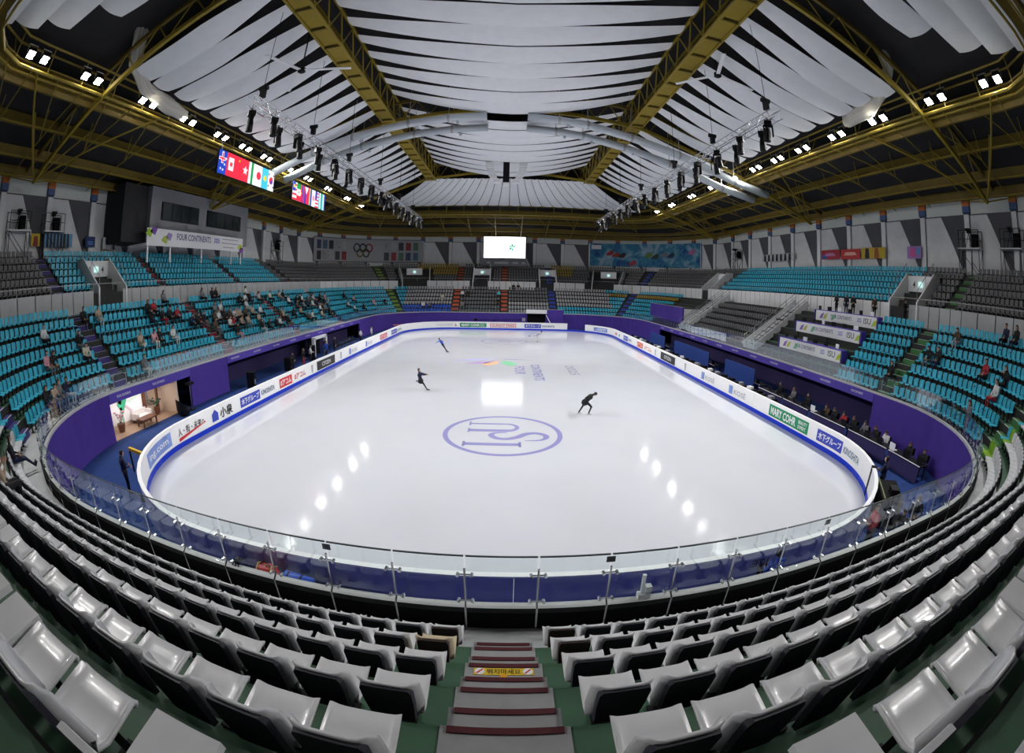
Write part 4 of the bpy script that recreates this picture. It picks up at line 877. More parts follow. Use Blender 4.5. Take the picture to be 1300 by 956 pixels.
# ------------------------------------------------------------------ video flags
def emit_m(n, c): return mat('screen_'+n, c, .4, emit=.9)
E_R, E_B, E_W, E_G, E_Y, E_K, E_C = emit_m('red', (.75, .02, .05)), emit_m('blue', (.01, .05, .45)), emit_m('white', (.8, .8, .82)), emit_m('green', (.0, .3, .06)), emit_m('yellow', (.8, .6, .02)), emit_m('black', (.01, .01, .02)), emit_m('cyan', (.05, .5, .65))
XF = -22.0
def flagrow(label, y0, w_, flags, z0=15.85, z1=17.75):
    T = tag(empty('flag_screen'), label, 'video screen', 'flag screens')
    n = len(flags); MB().box((XF-.12, y0+n*w_/2, (z0+z1)/2), (.2, n*w_+.1, z1-z0+.1)).build('screen_frame', M_DARK, T)
    for z in (y0+.5, y0+n*w_-.5): MB().tube([(XF-.12, z, z1), (XF-.3, z, 18.5)], .04, 5).build('hanger', M_DARK, T)
    h = z1-z0; zc = (z0+z1)/2
    def rc(ya, yb, za, zb, m, par, d=0): return MB().box((XF+.0+d, (ya+yb)/2, (za+zb)/2), (.012, abs(yb-ya), zb-za)).build('flag_field' if par is T else 'flag_mark', m, par)
    def disc(y, z, r, m, par, d=.02, n_=14): return MB().prism([(r*math.cos(2*PI*k/n_), r*math.sin(2*PI*k/n_)) for k in range(n_)], (XF+d, y, z), (0, 1, 0), (0, 0, 1), .01).build('flag_mark', m, par)
    def star(y, z, r, m, par, np_=5):
        MB().prism([((r if k % 2 == 0 else r*.42)*math.sin(PI*k/np_), (r if k % 2 == 0 else r*.42)*math.cos(PI*k/np_)) for k in range(2*np_)], (XF+.02, y, z), (0, 1, 0), (0, 0, 1), .01).build('flag_mark', m, par)
    for k, fl in enumerate(flags):
        ya, yb = y0+k*w_, y0+(k+1)*w_; yc = (ya+yb)/2
        if fl == 'au':
            f = rc(ya, yb, z0, z1, E_B, T); rc(ya+.1, ya+.9, z1-.75, z1-.6, E_R, f, .02); rc(ya+.45, ya+.6, z1-1, z1-.2, E_R, f, .02); rc(ya+.05, ya+.95, z1-.8, z1-.55, E_W, f, .012); rc(ya+.4, ya+.65, z1-1.05, z1-.1, E_W, f, .012)
            for a, b in ((.3, .4), (.75, .8), (.9, 1.3), (.6, .35)): star(ya+w_*a, z0+b, .13, E_W, f, 7)
        elif fl == 'ca': f = rc(ya, yb, z0, z1, E_R, T); rc(ya+w_*.25, yb-w_*.1, z0+.5, z1-.35, E_W, f, .012); star(yc+.08, zc+.05, .33, E_R, f, 6)
        elif fl == 'cn': f = rc(ya, yb, z0, z1, E_R, T); star(ya+w_*.6, z1-.35, .14, E_Y, f)
        elif fl == 'hk': f = rc(ya, yb, z0, z1, E_R, T); star(yc, zc, .42, E_W, f)
        elif fl == 'it': f = rc(ya, yb, z0, z1, E_W, T); rc(ya+w_*.35, ya+w_*.65, z0, z1, E_G, f, .012)
        elif fl == 'jp': f = rc(ya, yb, z0, z1, E_W, T); disc(yc, zc, .38, E_R, f)
        elif fl == 'kz': f = rc(ya, yb, z0, z1, E_C, T); disc(yc, zc, .26, E_Y, f)
        elif fl == 'kr':
            f = rc(ya, yb, z0, z1, E_W, T); disc(yc, zc, .36, E_R, f); disc(yc, zc-.16, .2, E_B, f, .028)
            for a, b in ((-.38, .55), (.38, .55), (-.38, -.55), (.38, -.55)): rc(yc+a*w_-.08, yc+a*w_+.08, zc+b-.1, zc+b+.1, E_K, f, .02)
        elif fl == 'my':
            f = rc(ya, yb, z0, z1, E_W, T); rc(ya, yc+.1, zc, z1, E_B, f, .02); disc(ya+.3, zc+.5, .2, E_Y, f, .03)
            for q in range(4): rc(ya, yb, z0+q*.5, z0+q*.5+.22, E_R, f, .012)
        elif fl == 'mx': f = rc(ya, yb, z0, z1, E_W, T); rc(ya, yb, z1-.6, z1, E_G, f, .012); rc(ya, yb, z0, z0+.6, E_R, f, .012); disc(yc, zc, .14, mat('screen_brown', (.3, .15, .05), .4, emit=.8), f)
        elif fl == 'mn': f = rc(ya, yb, z0, z1, E_R, T); rc(ya+w_*.36, ya+w_*.64, z0, z1, E_B, f, .012); disc(ya+w_*.18, zc, .1, E_Y, f)
        elif fl == 'ph': f = rc(ya, yb, z0, z1, E_B, T); rc(yc, yb, z0, z1, E_R, f, .012); MB().prism([(-.5*w_, .9), (.5*w_, .9), (0, .1)], (XF+.02, yc, zc), (0, 1, 0), (0, 0, 1), .01).build('flag_mark', E_W, f)
        elif fl == 'za': f = rc(ya, yb, z0, z1, E_G, T); rc(ya+w_*.6, yb, z0, z1, E_B, f, .012); rc(ya, ya+w_*.3, z0, z1, E_R, f, .012); rc(ya+w_*.3, ya+w_*.36, z0, z1, E_W, f, .02); rc(ya+w_*.55, ya+w_*.6, z0, z1, E_Y, f, .02)
        elif fl == 'tw': f = rc(ya, yb, z0, z1, E_W, T); disc(yc, zc, .34, emit_m('rose', (.7, .3, .35)), f)
        elif fl == 'us':
            f = rc(ya, yb, z0, z1, E_W, T); rc(ya, yc, zc, z1, E_B, f, .02)
            for q in range(5): rc(ya, yb, z0+q*.4, z0+q*.4+.18, E_R, f, .012)
        else: f = rc(ya, yb, z0, z1, E_C, T); rc(ya+w_*.33, ya+w_*.66, z0, z1, E_W, f, .012); rc(ya+w_*.66, yb, z0, z1, E_G if fl == 'uz' else E_B, f, .012)
flagrow('nearer suspended video screen showing eight national flags', 19.2, 1.16, ['au', 'ca', 'cn', 'hk', 'it', 'jp', 'kz', 'kr'])
flagrow('farther suspended video screen showing nine national flags', 32.6, .96, ['my', 'mx', 'mn', 'ph', 'za', 'tw', 'us', 'uz', 'xx'])
# ------------------------------------------------------------------ far end: scoreboard, murals
T = tag(empty('video_scoreboard'), 'big white video screen above the far stand', 'video screen')
MB().box((-.65, 75.3, 13.9), (8.1, .5, 4.3)).build('frame', M_DARK, T)
MB().box((-.65, 75.02, 13.9), (7.75, .04, 4.0)).build('screen', mat('scoreboard_white', (.95, .97, 1), .4, emit=2.6), T)
for k in range(5):
    a = k*1.1+.5; c = Vector((.75, 74.98, 13.9)); d = Vector((math.cos(a), 0, math.sin(a)))
    MB().prism([(0, 0), (.2, .42), (0, .75), (-.2, .42)], c, (math.sin(a), 0, -math.cos(a)), d, .01).build('screen_logo', [emit_m('mint', (.1, .55, .4)), E_G][k % 2], T)
MB().box((-.65, 75.2, 11.0), (8.6, .4, 1.3)).build('lower_sign', mat('dim_grey_sign', (.2, .2, .22), .7, noise=.1), T)
for _x, _w in ((-3.6, .6), (-1.2, 2.6), (1.4, 1.0), (2.9, .6)): MB().box((_x, 74.98, 11.0), (_w, .02, .35)).build('sign_print', C_GRY, T)
for x in (-3.5, 2.2): MB().tube([(x, 75.3, 16), (x, 75.3, 17.2)], .1, 6).build('hanger', M_DARK, T)
def wall_rect(name, ta, tb, z0, z1, m, parent=None, o=-.18, th=.05):
    mb = MB(); WALL.sweep(mb, [(o, z0), (o, z1), (o+th, z1), (o+th, z0)], ta, tb, step=1.2, closed_prof=True); return mb.build(name, m, parent)
def tw(u, v): return ray_wall(u, v)[0:2]
def wt(u, v):
    _, z, p = ray_wall(u, v); return WALL.tof(p.x, p.y)[0], z
# left mural: panel with ring emblem and pictures
(tb_, z1_), (ta_, z1b) = wt(397, 303), wt(538, 303)
Z0, Z1 = 11.0, 15.2
T = tag(wall_rect('picture_mural', ta_, tb_, Z0, Z1, mat('pale_mural', (.36, .36, .38), .8, noise=.08), o=-.3, th=.12), 'pale wall mural with interlocked rings and rows of pictures, far left corner', 'mural')
Lm = tb_-ta_
cols = [(.02, .02, .03), (.04, .04, .05), (.03, .05, .12), (.3, .3, .33), (.25, .02, .03), (.05, .12, .2), (.4, .4, .42), (.08, .16, .12)]
for side in (0, 1):
    for r_ in (0, 1):
        for c_ in range(5):
            f0 = (.03+c_*.062) if side == 0 else (.66+c_*.062)
            a = tb_-Lm*(f0+.045); cc = cols[(c_*3+r_*2+side) % 8]
            wall_rect('picture', a, a+Lm*.042, Z0+.35+r_*1.9, Z0+1.85+r_*1.9, mat('picture_%d' % ((c_*3+r_*2+side) % 8), cc, .6, noise=.9, scale=3), T, -.34, .04)
for k, (fx, fz, c) in enumerate(((.42, .62, (.02, .04, .12)), (.475, .62, (.015, .015, .02)), (.53, .62, (.25, .02, .03)), (.448, .4, (.2, .15, .03)), (.503, .4, (.02, .09, .05)))):
    tc_ = tb_-Lm*fx; zc = Z0+(Z1-Z0)*fz; pts = [(*WALL.pt(tc_-.62*math.cos(q*2*PI/18), -.36)[:2], zc+.72*math.sin(q*2*PI/18)) for q in range(19)]
    MB().tube(pts, .13, 5, cap=False).build('ring', mat('mural_ring_%d' % k, c, .6), T)
for zz in (Z0-.05, Z1): wall_rect('frame_bar', ta_, tb_, zz, zz+.1, C_BLK, T, -.34, .05)
# right mural: blue picture with blurred sports shapes
(tb_, _), (ta_, _) = wt(748, 318), wt(892, 318); Lm = tb_-ta_
def mural_m():
    m = bpy.data.materials.new('blue_mural'); m.use_nodes = True; nt = m.node_tree; b = nt.nodes['Principled BSDF']; tc = nt.nodes.new('ShaderNodeTexCoord'); n = nt.nodes.new('ShaderNodeTexNoise'); n.inputs['Scale'].default_value = .45; n.inputs['Detail'].default_value = 6; n.inputs['Distortion'].default_value = 1.2
    r = nt.nodes.new('ShaderNodeValToRGB'); e = r.color_ramp.elements; e[0].position = .32; e[0].color = (.01, .05, .25, 1); e[1].position = .68; e[1].color = (.35, .5, .6, 1)
    x = e.new(.5); x.color = (.04, .25, .4, 1); nt.links.new(tc.outputs['Object'], n.inputs['Vector']); nt.links.new(n.outputs['Fac'], r.inputs[0]); nt.links.new(r.outputs[0], b.inputs['Base Color']); b.inputs['Roughness'].default_value = .7; return m
T = tag(wall_rect('sports_mural', ta_, tb_, 11.0, 15.3, mural_m(), o=-.3, th=.12), 'wide blue mural of blurred racing figures, far right corner', 'mural')
for k, (fx, zc, c) in enumerate(((.17, 13.5, (.4, .03, .03)), (.22, 13.2, (.3, .05, .03)), (.27, 13.1, (.04, .02, .03)), (.5, 13.2, (.15, .25, .04)), (.56, 13.0, (.03, .05, .03)), (.64, 13.3, (.2, .2, .25)), (.7, 13.2, (.02, .03, .08)), (.9, 13.8, (.5, .15, .35)), (.36, 11.7, (.45, .05, .08)))):
    t0 = tb_-Lm*fx; pts = [(0, -.6), (.5, -.5), (1.0, .1), (.7, .7), (.1, .5), (-.5, .1), (-.9, -.4)]
    vs = [(*WALL.pt(t0-x*.9, -.34)[:2], zc+z*.8) for x, z in pts]; MB().add(vs, [tuple(range(7))]).build('painted_figure', mat('mural_paint_%d' % k, c, .7, noise=.4, scale=2), T)
wall_rect('title_box', tb_-Lm*.1, tb_-Lm*.02, 14.2, 15.0, C_WHT, T, -.34, .04)
for a, b in ((ta_, ta_+.15), (tb_-.15, tb_)): wall_rect('frame_bar', a, b, 10.9, 15.4, M_PIL, T, -.36, .06)
# ------------------------------------------------------------------ left side: control room, banner, posters
ya, yb = 20.2, 37.5
T = tag(empty('control_room'), 'grey concrete control room with dark windows above the left stand', 'control room')
M_CR = mat('grey_control_room', (.27, .27, .29), .8, noise=.1)
MB().box((-33.0, (ya+yb)/2, 14.1), (4.2, yb-ya, 4.6)).build('body', M_CR, T); MB().box((-33.3, ya-1.6, 13.9), (3.6, 3.2, 5)).build('side_block', mat('dark_side_block', (.03, .03, .035), .8), T)
M_WIN = mat('dark_window', (.02, .028, .03), .15, noise=.2)
for y0, y1 in ((21.8, 27.6), (29.2, 35.8)):
    MB().box((-30.88, (y0+y1)/2, 14.3), (.06, y1-y0+.2, 1.7)).build('window_frame', M_DARK, T)
    for k in range(4): MB().box((-30.84, y0+(y1-y0)*(k+.5)/4, 14.3), (.05, (y1-y0)/4-.12, 1.5)).build('window_pane', M_WIN, T)
T = tag(empty('event_banner'), 'long white event banner with lettering hung below the control room', 'banner')
B0 = (-30.0, 18.9, 11.0); MB().box((-30.0, 27.2, 11.75), (.05, 16.2, 1.5)).build('banner_sheet', C_WHT, T)
text_on('lettering', 'FOUR CONTINENTS', (-29.96, 26.2, 11.95), (0, 1, 0), (0, 0, 1), 5.6, .6, mat('print_indigo', (.05, .04, .2), .6), T); text_on('lettering', '2025', (-29.96, 30.1, 11.95), (0, 1, 0), (0, 0, 1), 1.0, .5, C_BLU, T)
for k, (y, w_) in enumerate(((32.7, 3.2), (32.7, 3.4), (32.4, 2.2))): MB().box((-29.965, y, 12.2-k*.42), (.01, w_, .11)).build('print_line', C_GRY, T)
for yy, zz, c in ((19.4, 12.1, (.35, .55, .02)), (20.0, 12.3, (.2, .08, .4)), (34.7, 11.5, (.5, .6, .05)), (35.0, 11.2, (.25, .08, .4)), (22.2, 11.9, (.4, .3, .6)), (21.6, 11.6, (.45, .55, .1))): MB().prism([(-.5, -.1), (.2, -.4), (.5, .2), (-.1, .35)], (-29.96, yy, zz), (0, 1, 0), (0, 0, 1), .01).build('petal_print', mat('banner_petal_%d' % int(c[0]*100+c[1]*7), c, .6), T)
for y in (19.3, 22.5, 27.5, 33, 35): MB().box((-30.05, y, 10.3), (.12, .16, 1.4)).build('support_post', M_WHITE, T)
def poster(label, u0, u1, v0, v1, c, marks, o=12.6):
    a = ray_wall(u0, v1, o)[2]; b = ray_wall(u1, v1, o)[2]; c0 = ray_wall((u0+u1)/2, v0, o)[2].z; z0 = max(10.25, a.z); d = Vector((b.x-a.x, b.y-a.y, 0)); L_ = d.length; X = d.normalized(); z1 = max(z0+.7, c0)
    T = MB().prism([(0, 0), (L_, 0), (L_, z1-z0), (0, z1-z0)], (a.x, a.y, z0), X, (0, 0, 1), .03).build('poster', mat('poster_%d' % int(u0), c, .7, noise=.15)); tag(T, label, 'poster', 'posters along the upper walkway')
    T.location = (0, 0, 0)
    N_ = X.cross(Vector((0, 0, 1)))
    for k, (fx, fz, w_, h_, cc) in enumerate(marks):
        MB().prism([(-w_/2*L_, -h_/2), (0, -h_*.6), (w_/2*L_, -h_/2), (w_/3*L_, h_/2), (-w_/3*L_, h_/2)], Vector((a.x, a.y, z0))+X*(fx*L_)+Vector((0, 0, fz*(z1-z0)))+N_*.05, X, (0, 0, 1), .01).build('poster_print', mat('poster_print_%d_%d' % (int(u0), k), cc, .7), T)
K = (.02, .02, .03)
poster('narrow yellow poster with a dark red figure behind the left upper seats', 39, 50, 296, 312, (.55, .4, .02), [(.5, .4, .6, .7, (.2, .02, .02))])
poster('light blue poster with a row of dark skating figures', 55, 91, 296, 313, (.12, .3, .5), [(.12+.12*k, .5, .09, 1.0, K) for k in range(7)])
poster('dark navy poster with pale lines left of the small white poster', 108, 120, 300, 313, (.01, .03, .12), [(.5, .3, .7, .12, (.1, .2, .5)), (.5, .5, .7, .1, (.1, .2, .5))])
poster('small white poster with a dark skating figure', 130, 148, 301, 316, (.55, .55, .56), [(.75, .5, .15, 1.0, K), (.3, .7, .4, .15, (.1, .25, .5))])
poster('white poster strip with dark dancing figures on the right', 968, 1008, 322, 332, (.5, .5, .52), [(.1+.13*k, .5, .08, .8, K) for k in range(7)])
poster('red and blue poster above the right turquoise seats', 1043, 1066, 317, 329, (.4, .03, .05), [(.5, .5, .6, .3, (.5, .2, .4)), (.2, .3, .3, .4, (.03, .1, .4))])
poster('red poster with pale lettering blocks on the right', 1068, 1092, 316, 329, (.5, .04, .04), [(.5, .55, .7, .3, (.7, .4, .35))])
poster('yellow poster with dark figures on the right', 1094, 1124, 314, 328, (.5, .35, .03), [(.25, .5, .2, .9, K), (.65, .5, .2, .9, (.3, .1, .03))])
poster('pink and blue poster at the end of the right upper walkway', 1152, 1170, 312, 328, (.35, .2, .5), [(.4, .5, .4, .7, (.6, .1, .3)), (.8, .6, .25, .5, (.1, .3, .6))])
# camera platforms on scaffolds
def scaffold(label, u, v, o=12.55, hgt=3.4):
    p = ray_wall(u, v, o)[2]; t = B2.tof(p.x, p.y)[0]; a = B2.pt(t, o); rz = math.atan2(a[3], a[2]); T = tag(empty('camera_scaffold', (a[0], a[1], 10.2), rz), label, 'scaffold', 'camera scaffolds')
    for x in (-.42, .42):
        for y in (-1.1, 1.1): MB().tube([(x, y, 0), (x, y, hgt)], .035, 5).build('leg', M_DARK, T)
    for y in (-1.1, 1.1): MB().tube([(-.42, y, 0), (.42, y, hgt*.6)], .025, 5).build('brace', M_DARK, T)
    for x in (-.42, .42): MB().tube([(x, -1.1, 0), (x, 1.1, hgt*.6)], .025, 5).build('brace', M_DARK, T)
    MB().box((0, 0, hgt*.6), (.95, 2.4, .08)).build('platform', M_RAIL, T)
    for z in (.8, 1.0):
        for x in (-.42, .42): MB().tube([(x, -1.1, hgt*z), (x, 1.1, hgt*z)], .025, 5).build('guard_rail', M_DARK, T)
    q = MB().box((0, 0, 0), (.35, .3, .35)).tube([(-.17, 0, .02), (-.55, 0, .0)], .12, 8).build('camera', M_DARK, T); q.location = (-.12, .1, hgt*.6+1.35)
    for a_ in range(3): MB().tube([(-.12, .1, hgt*.6+1.2), (-.12+.28*math.cos(a_*2.1), .1+.4*math.sin(a_*2.1), hgt*.6+.05)], .025, 5).build('tripod_leg', M_DARK, T)
    q = MB().box((.15, -.45, hgt*.6+.55), (.45, .6, 1.1)).build('dark_cover', M_BLACK, T)
scaffold('dark camera scaffold at the far left edge of the upper walkway', 22, 300); scaffold('camera scaffold with white platform beside the dark one on the left', 66, 298)
scaffold('camera scaffold behind the left turquoise seats near the banner end', 352, 305); scaffold('camera scaffold before the far right corner mural', 935, 310)
scaffold('camera scaffold with raised platform on the right walkway', 1232, 312); scaffold('dark camera scaffold at the right edge of the picture', 1285, 310)
# ------------------------------------------------------------------ left: kiss and cry room
T = tag(empty('interview_room'), 'brightly lit open room with a skating picture backdrop below the left stand', 'room')
xb = -20.9
M_CREAM = mat('cream_wall', (.75, .6, .48), .7, noise=.06); M_WOOD = mat('brown_wood', (.14, .05, .025), .5, noise=.3)
MB().box((xb-.05, 8.8, .97), (.1, 5.9, 1.95)).build('rear_wall', M_CREAM, T); MB().box(((xb-19.3)/2, 11.75, .97), (1.6, .1, 1.95)).build('side_wall', M_CREAM, T); MB().box(((xb-19.3)/2, 5.85, .97), (1.6, .1, 1.95)).build('side_wall', M_WHITE, T)
MB().box(((xb-19.3)/2, 8.8, .015), (1.6, 5.8, .03)).build('room_floor', mat('beige_floor', (.42, .28, .2), .5, noise=.1), T); MB().box(((xb-19.3)/2, 8.8, 1.93), (1.6, 5.9, .06)).build('room_ceiling', M_WHITE, T)
MB().box((xb+.06, 8.1, 1.05), (.06, 3.3, 1.6)).build('backdrop', mat('backdrop_white', (.85, .82, .86), .6), T)
for (y, z, c, pts) in ((7.7, 1.35, (.05, .45, .25), [(-.3, 0), (0, -.45), (.28, .1), (.05, .4)]), (7.55, 1.5, (.5, .6, .1), [(-.2, 0), (.1, -.2), (.2, .2), (-.1, .2)]), (7.85, 1.6, (.4, .12, .1), [(-.06, -.1), (.06, -.1), (.08, .2), (-.04, .22)]), (8.15, .95, (.65, .5, .6), [(-.35, .25), (-.25, .3), (.5, -.4), (.42, -.45)]), (7.6, .9, (.3, .5, .4), [(-.08, .3), (.06, .3), (.1, -.35), (0, -.4)]), (8.5, 1.45, (.6, .85, .7), [(-.5, -.1), (.4, .12), (.4, .05), (-.4, -.18)])):
    MB().prism(pts, (xb+.1, 8.0+(y-7.7)*1.5, 1.25+(z-1.3)*1.3), (0, 1.5, 0), (0, 0, 1.3), .01).build('painted_figure', mat('backdrop_paint_%d' % int(y*100+z*10), c, .6), T)
MB().box((xb+.12, 9.95, .97), (.1, .22, 1.9)).build('wooden_pillar', M_WOOD, T); MB().box((xb+.12, 11.2, .97), (.1, .12, 1.9)).build('wooden_pillar', M_WOOD, T)
MB().box((xb+.05, 10.6, 1.2), (.05, 1.1, 1.1)).build('mirror', mat('mirror_glass', (.7, .6, .5), .1, metal=.8), T)
ld = bpy.data.lights.new('room_lamp', 'AREA'); ld.shape = 'RECTANGLE'; ld.size = 4.5; ld.size_y = .9; ld.energy = 32; ld.color = (1, .9, .8); lo = bpy.data.objects.new('room_lamp', ld); COL.objects.link(lo); lo.location = (-19.9, 8.8, 1.85); lo.rotation_euler = (0, 0, PI/2)
MB().box((-20.1, 8.8, 1.89), (.5, 4, .03)).build('lamp_panel', mat('room_lamp_glow', (1, .92, .85), .4, emit=3), T)
S = tag(empty('sofa', (-20.35, 9.2, .03)), 'white sofa in front of the picture backdrop', 'sofa'); M_SOFA = mat('white_sofa_fabric', (.7, .66, .66), .8, noise=.05)
MB().box((0, 0, .3), (.7, 1.2, .2)).build('seat_cushion', M_SOFA, S); MB().box((-.3, 0, .52), (.14, 1.2, .35)).build('back_cushion', M_SOFA, S)
for s in (-1, 1): MB().box((0, s*.6, .42), (.7, .12, .36)).build('armrest', M_SOFA, S)
for x in (-.3, .3):
    for y in (-.5, .5): MB().box((x, y, .1), (.06, .06, .2)).build('leg', M_WOOD, S)
def plant(label, p, hgt, pot, flower):
    T = tag(empty('flower_pot', p), label, 'plant'); MB().lathe([(pot*.7, 0), (pot, .3), (pot*1.05, .45), (pot*.9, .46)], (0, 0, 0), 10).build('pot', M_WOOD, T)
    for k in range(9):
        a = k*2.4; q = Vector((math.cos(a)*.25*(.4+k/9), math.sin(a)*.25*(.4+k/9), .45+hgt*(.4+.6*k/9))); MB().tube([(0, 0, .42), (q.x*.4, q.y*.4, .45+hgt*.3), q], .012, 4).build('stem', mat('plant_green', (.04, .12, .03), .7), T); MB().ball(q, .09, 6, 0, (1, 1, .7)).build('bloom', flower, T)
plant('dark wooden pot of pink orchids left of the sofa', (-20.2, 7.2, .03), .7, .26, mat('orchid_pink', (.5, .3, .35), .7)); plant('pot with dark green bushy plant beside the mirror', (-20.5, 10.75, .03), .5, .2, mat('bush_green', (.02, .06, .04), .8))
S = tag(empty('coffee_table', (-19.55, 8.9, .03)), 'brown wooden coffee table in front of the white sofa', 'table'); MB().box((0, 0, .42), (.7, 1.3, .06)).build('table_top', M_WOOD, S)
for x in (-.28, .28):
    for y in (-.55, .55): MB().box((x, y, .2), (.08, .08, .4)).build('leg', M_WOOD, S)
S = tag(empty('armchair', (-18.6, 11.4, 0), .4), 'black rounded armchair between the lit room and the rink boards', 'armchair'); MB().lathe([(.4, .1), (.45, .4), (.42, .42)], (0, 0, 0), 12).build('seat', M_DARK, S); MB().grid(lambda a, b: (math.cos(2.2+a*3.4)*(.45+.02*b), math.sin(2.2+a*3.4)*.45, .35+b*.65*math.sin(.35+a*2.4)), 12, 4).build('back_shell', M_DARK, S, smooth=True)
MB().lathe([(.3, 0), (.05, .05), (.05, .1)], (0, 0, 0), 10).build('foot', M_DARK, S)
S = tag(empty('mic_stand', (-18.9, 12.6, 0)), 'dark upright floor lamp with a steel pole beside the lit room', 'stand'); MB().tube([(0, 0, 0), (0, 0, 1.5)], .025, 6).build('pole', M_STEEL, S); MB().lathe([(.22, 0), (.22, .03)], (0, 0, 0), 10).build('base', M_DARK, S); MB().box((0, 0, 1.6), (.4, .5, .15)).build('lamp_box', M_DARK, S)
# left recess: loudspeakers, door frame, chairs
def speaker(label, x, y, z=0, h_=1.1):
    S = tag(empty('floor_speaker', (x, y, z), .3), label, 'loudspeaker', 'loudspeakers on the left floor'); MB().box((0, 0, h_/2), (.55, .6, h_)).build('cabinet', M_DARK, S); MB().box((.285, 0, h_/2), (.02, .5, h_-.1)).build('grille', M_BLACK, S); MB().tube([(.3, 0, h_*.35), (.31, 0, h_*.35)], .2, 12).build('cone', M_RAIL, S)
speaker('black floor loudspeaker alone against the left purple wall', -18.2, 19.0); speaker('black loudspeaker beside the left door, nearer one', -18.3, 25.2); speaker('tall black loudspeaker next to the white left door', -18.3, 30.3, 0, 1.4)
T = tag(empty('team_door'), 'white framed open doorway in the left rinkside wall', 'doorway')
for y in (32.0, 35.0): MB().box((-18.9, y, .95), (.3, .3, 1.9)).build('jamb', M_WHITE, T)
MB().box((-18.9, 33.5, 1.8), (.3, 3.2, .25)).build('head', M_WHITE, T); MB().box((-19.6, 33.5, .9), (.1, 2.8, 1.8)).build('opening_shade_slab', M_BLACK, T)  # black slab behind the frame imitates the unlit space beyond the doorway
def folding_chair(label, x, y, rz, group, z=0):
    S = tag(empty('folding_chair', (x, y, z), rz), label, 'chair', group); MB().box((0, .2, .45), (.42, .42, .04)).build('seat', M_DARK, S); MB().box((0, 0, .75), (.42, .03, .35)).build('backrest', M_DARK, S)
    for a in (-.2, .2): MB().tube([(a, 0, .9), (a, .02, .45), (a, -.05, 0)], .014, 4).build('leg', M_STEEL, S); MB().tube([(a, .4, .45), (a, .42, 0)], .014, 4).build('leg', M_STEEL, S)
for k in range(9): folding_chair('black folding chair, %s from the white door along the left wall' % ordw(k+1), -18.4, 36.3+k*.75, -PI/2, 'chairs by the left wall')
# ------------------------------------------------------------------ right: officials' tables, partitions, media desks
M_TBL = mat('violet_table_skirt', (.03, .02, .10), .85, noise=.2); M_LAP = mat('laptop_grey', (.25, .25, .27), .4)
def table(label, p, q, skirt=M_TBL):
    p, q = Vector(p), Vector(q); S = tag(empty('officials_table'), label, 'table', 'officials tables'); mb = MB(); d = (q-p).normalized(); n_ = Vector((-d.y, d.x, 0))
    MB().beam(p+Vector((0, 0, .73)), q+Vector((0, 0, .73)), .75, .04).build('table_top', M_DARK, S); MB().beam(p-n_*-.37+Vector((0, 0, .36)), q-n_*-.37+Vector((0, 0, .36)), .02, .7).build('skirt', skirt, S)
    for e in (p+d*.1, q-d*.1): MB().beam(e+n_*.3, e+n_*.3+Vector((0, 0, .72)), .05, .05).build('leg', M_DARK, S); MB().beam(e-n_*.3, e-n_*.3+Vector((0, 0, .72)), .05, .05).build('leg', M_DARK, S)
    MB().beam(p+n_*.36+Vector((0, 0, .77)), q+n_*.36+Vector((0, 0, .77)), .03, .03).build('edge_strip', C_WHT, S)
TB = [((17.3, 2.6, 0), (17.5, 5.0, 0)), ((17.5, 5.2, 0), (17.6, 8.4, 0)), ((17.6, 8.7, 0), (17.6, 12.0, 0)), ((17.6, 12.3, 0), (17.7, 15.2, 0)), ((17.7, 15.4, 0), (17.7, 18.4, 0))]
for k, (a, b) in enumerate(TB): table('long violet-skirted officials table, %s from the right corner' % ordw(k+1), a, b)
def laptop(label, x, y, z=.75, rz=0, m=M_LAP):
    S = tag(empty('monitor', (x, y, z), rz), label, 'monitor', 'monitors on the officials tables'); MB().box((0, 0, .02), (.3, .34, .03)).build('base', m, S); MB().box((-.14, 0, .2), (.03, .42, .3)).build('screen_shell', m, S); MB().box((-.12, 0, .2), (.01, .38, .26)).build('display', mat('dim_display', (.3, .35, .45), .4, emit=.5), S)
for k in range(15): laptop('small monitor on the right officials tables, %s from the near end' % ordw(k+1), 17.42+.02*k, 2.9+k*1.02, .75, random.uniform(-.3, .3), M_WHITE if k in (2, 9) else M_DARK)
M_PART = mat('royal_blue_partition', (.01, .045, .24), .8, noise=.15)
for k, (y0, y1) in enumerate(((18.9, 23.6), (26.7, 35.0), (38.0, 43.0))):
    S = tag(empty('partition_screen'), 'royal blue cloth partition, %s from the camera behind the right boards' % ordw(k+1), 'partition', 'blue partitions on the right'); MB().box((17.2, (y0+y1)/2, .98), (.08, y1-y0, 1.86)).build('cloth_panel', M_PART, S)
    for y in (y0, y1): MB().tube([(17.2, y, 0), (17.2, y, 1.95)], .03, 5).build('post', M_DARK, S); MB().box((17.2, y, .02), (.5, .1, .04)).build('foot', M_DARK, S)
    tabn = table('dark table behind the %s blue partition on the right' % ordw(k+1), (18.2, y0+.1, 0), (18.2, y1-.1, 0))
    for q in range(int((y1-y0)/1.2)): laptop('small screen on the table behind the %s blue partition, %s from its near end' % (ordw(k+1), ordw(q+1)), 18.1, y0+.6+q*1.2, .75, 0, M_DARK)
for k in range(26):
    y = 14.5+k*1.25
    o = MB().box((15.75, y, .52), (.5, .85, 1.04), random.uniform(-.15, .15)).box((15.7, y+random.uniform(-.2, .2), 1.11), (.3, .4, .16), random.uniform(-.5, .5), 1).build('equipment_case', [M_DARK, M_WHITE if k % 5 == 2 else M_RAIL if k % 3 == 0 else M_BLACK]); tag(o, 'dark equipment case by the right boards, %s from the camera' % ordw(k+1), 'case', 'equipment cases by the right boards')
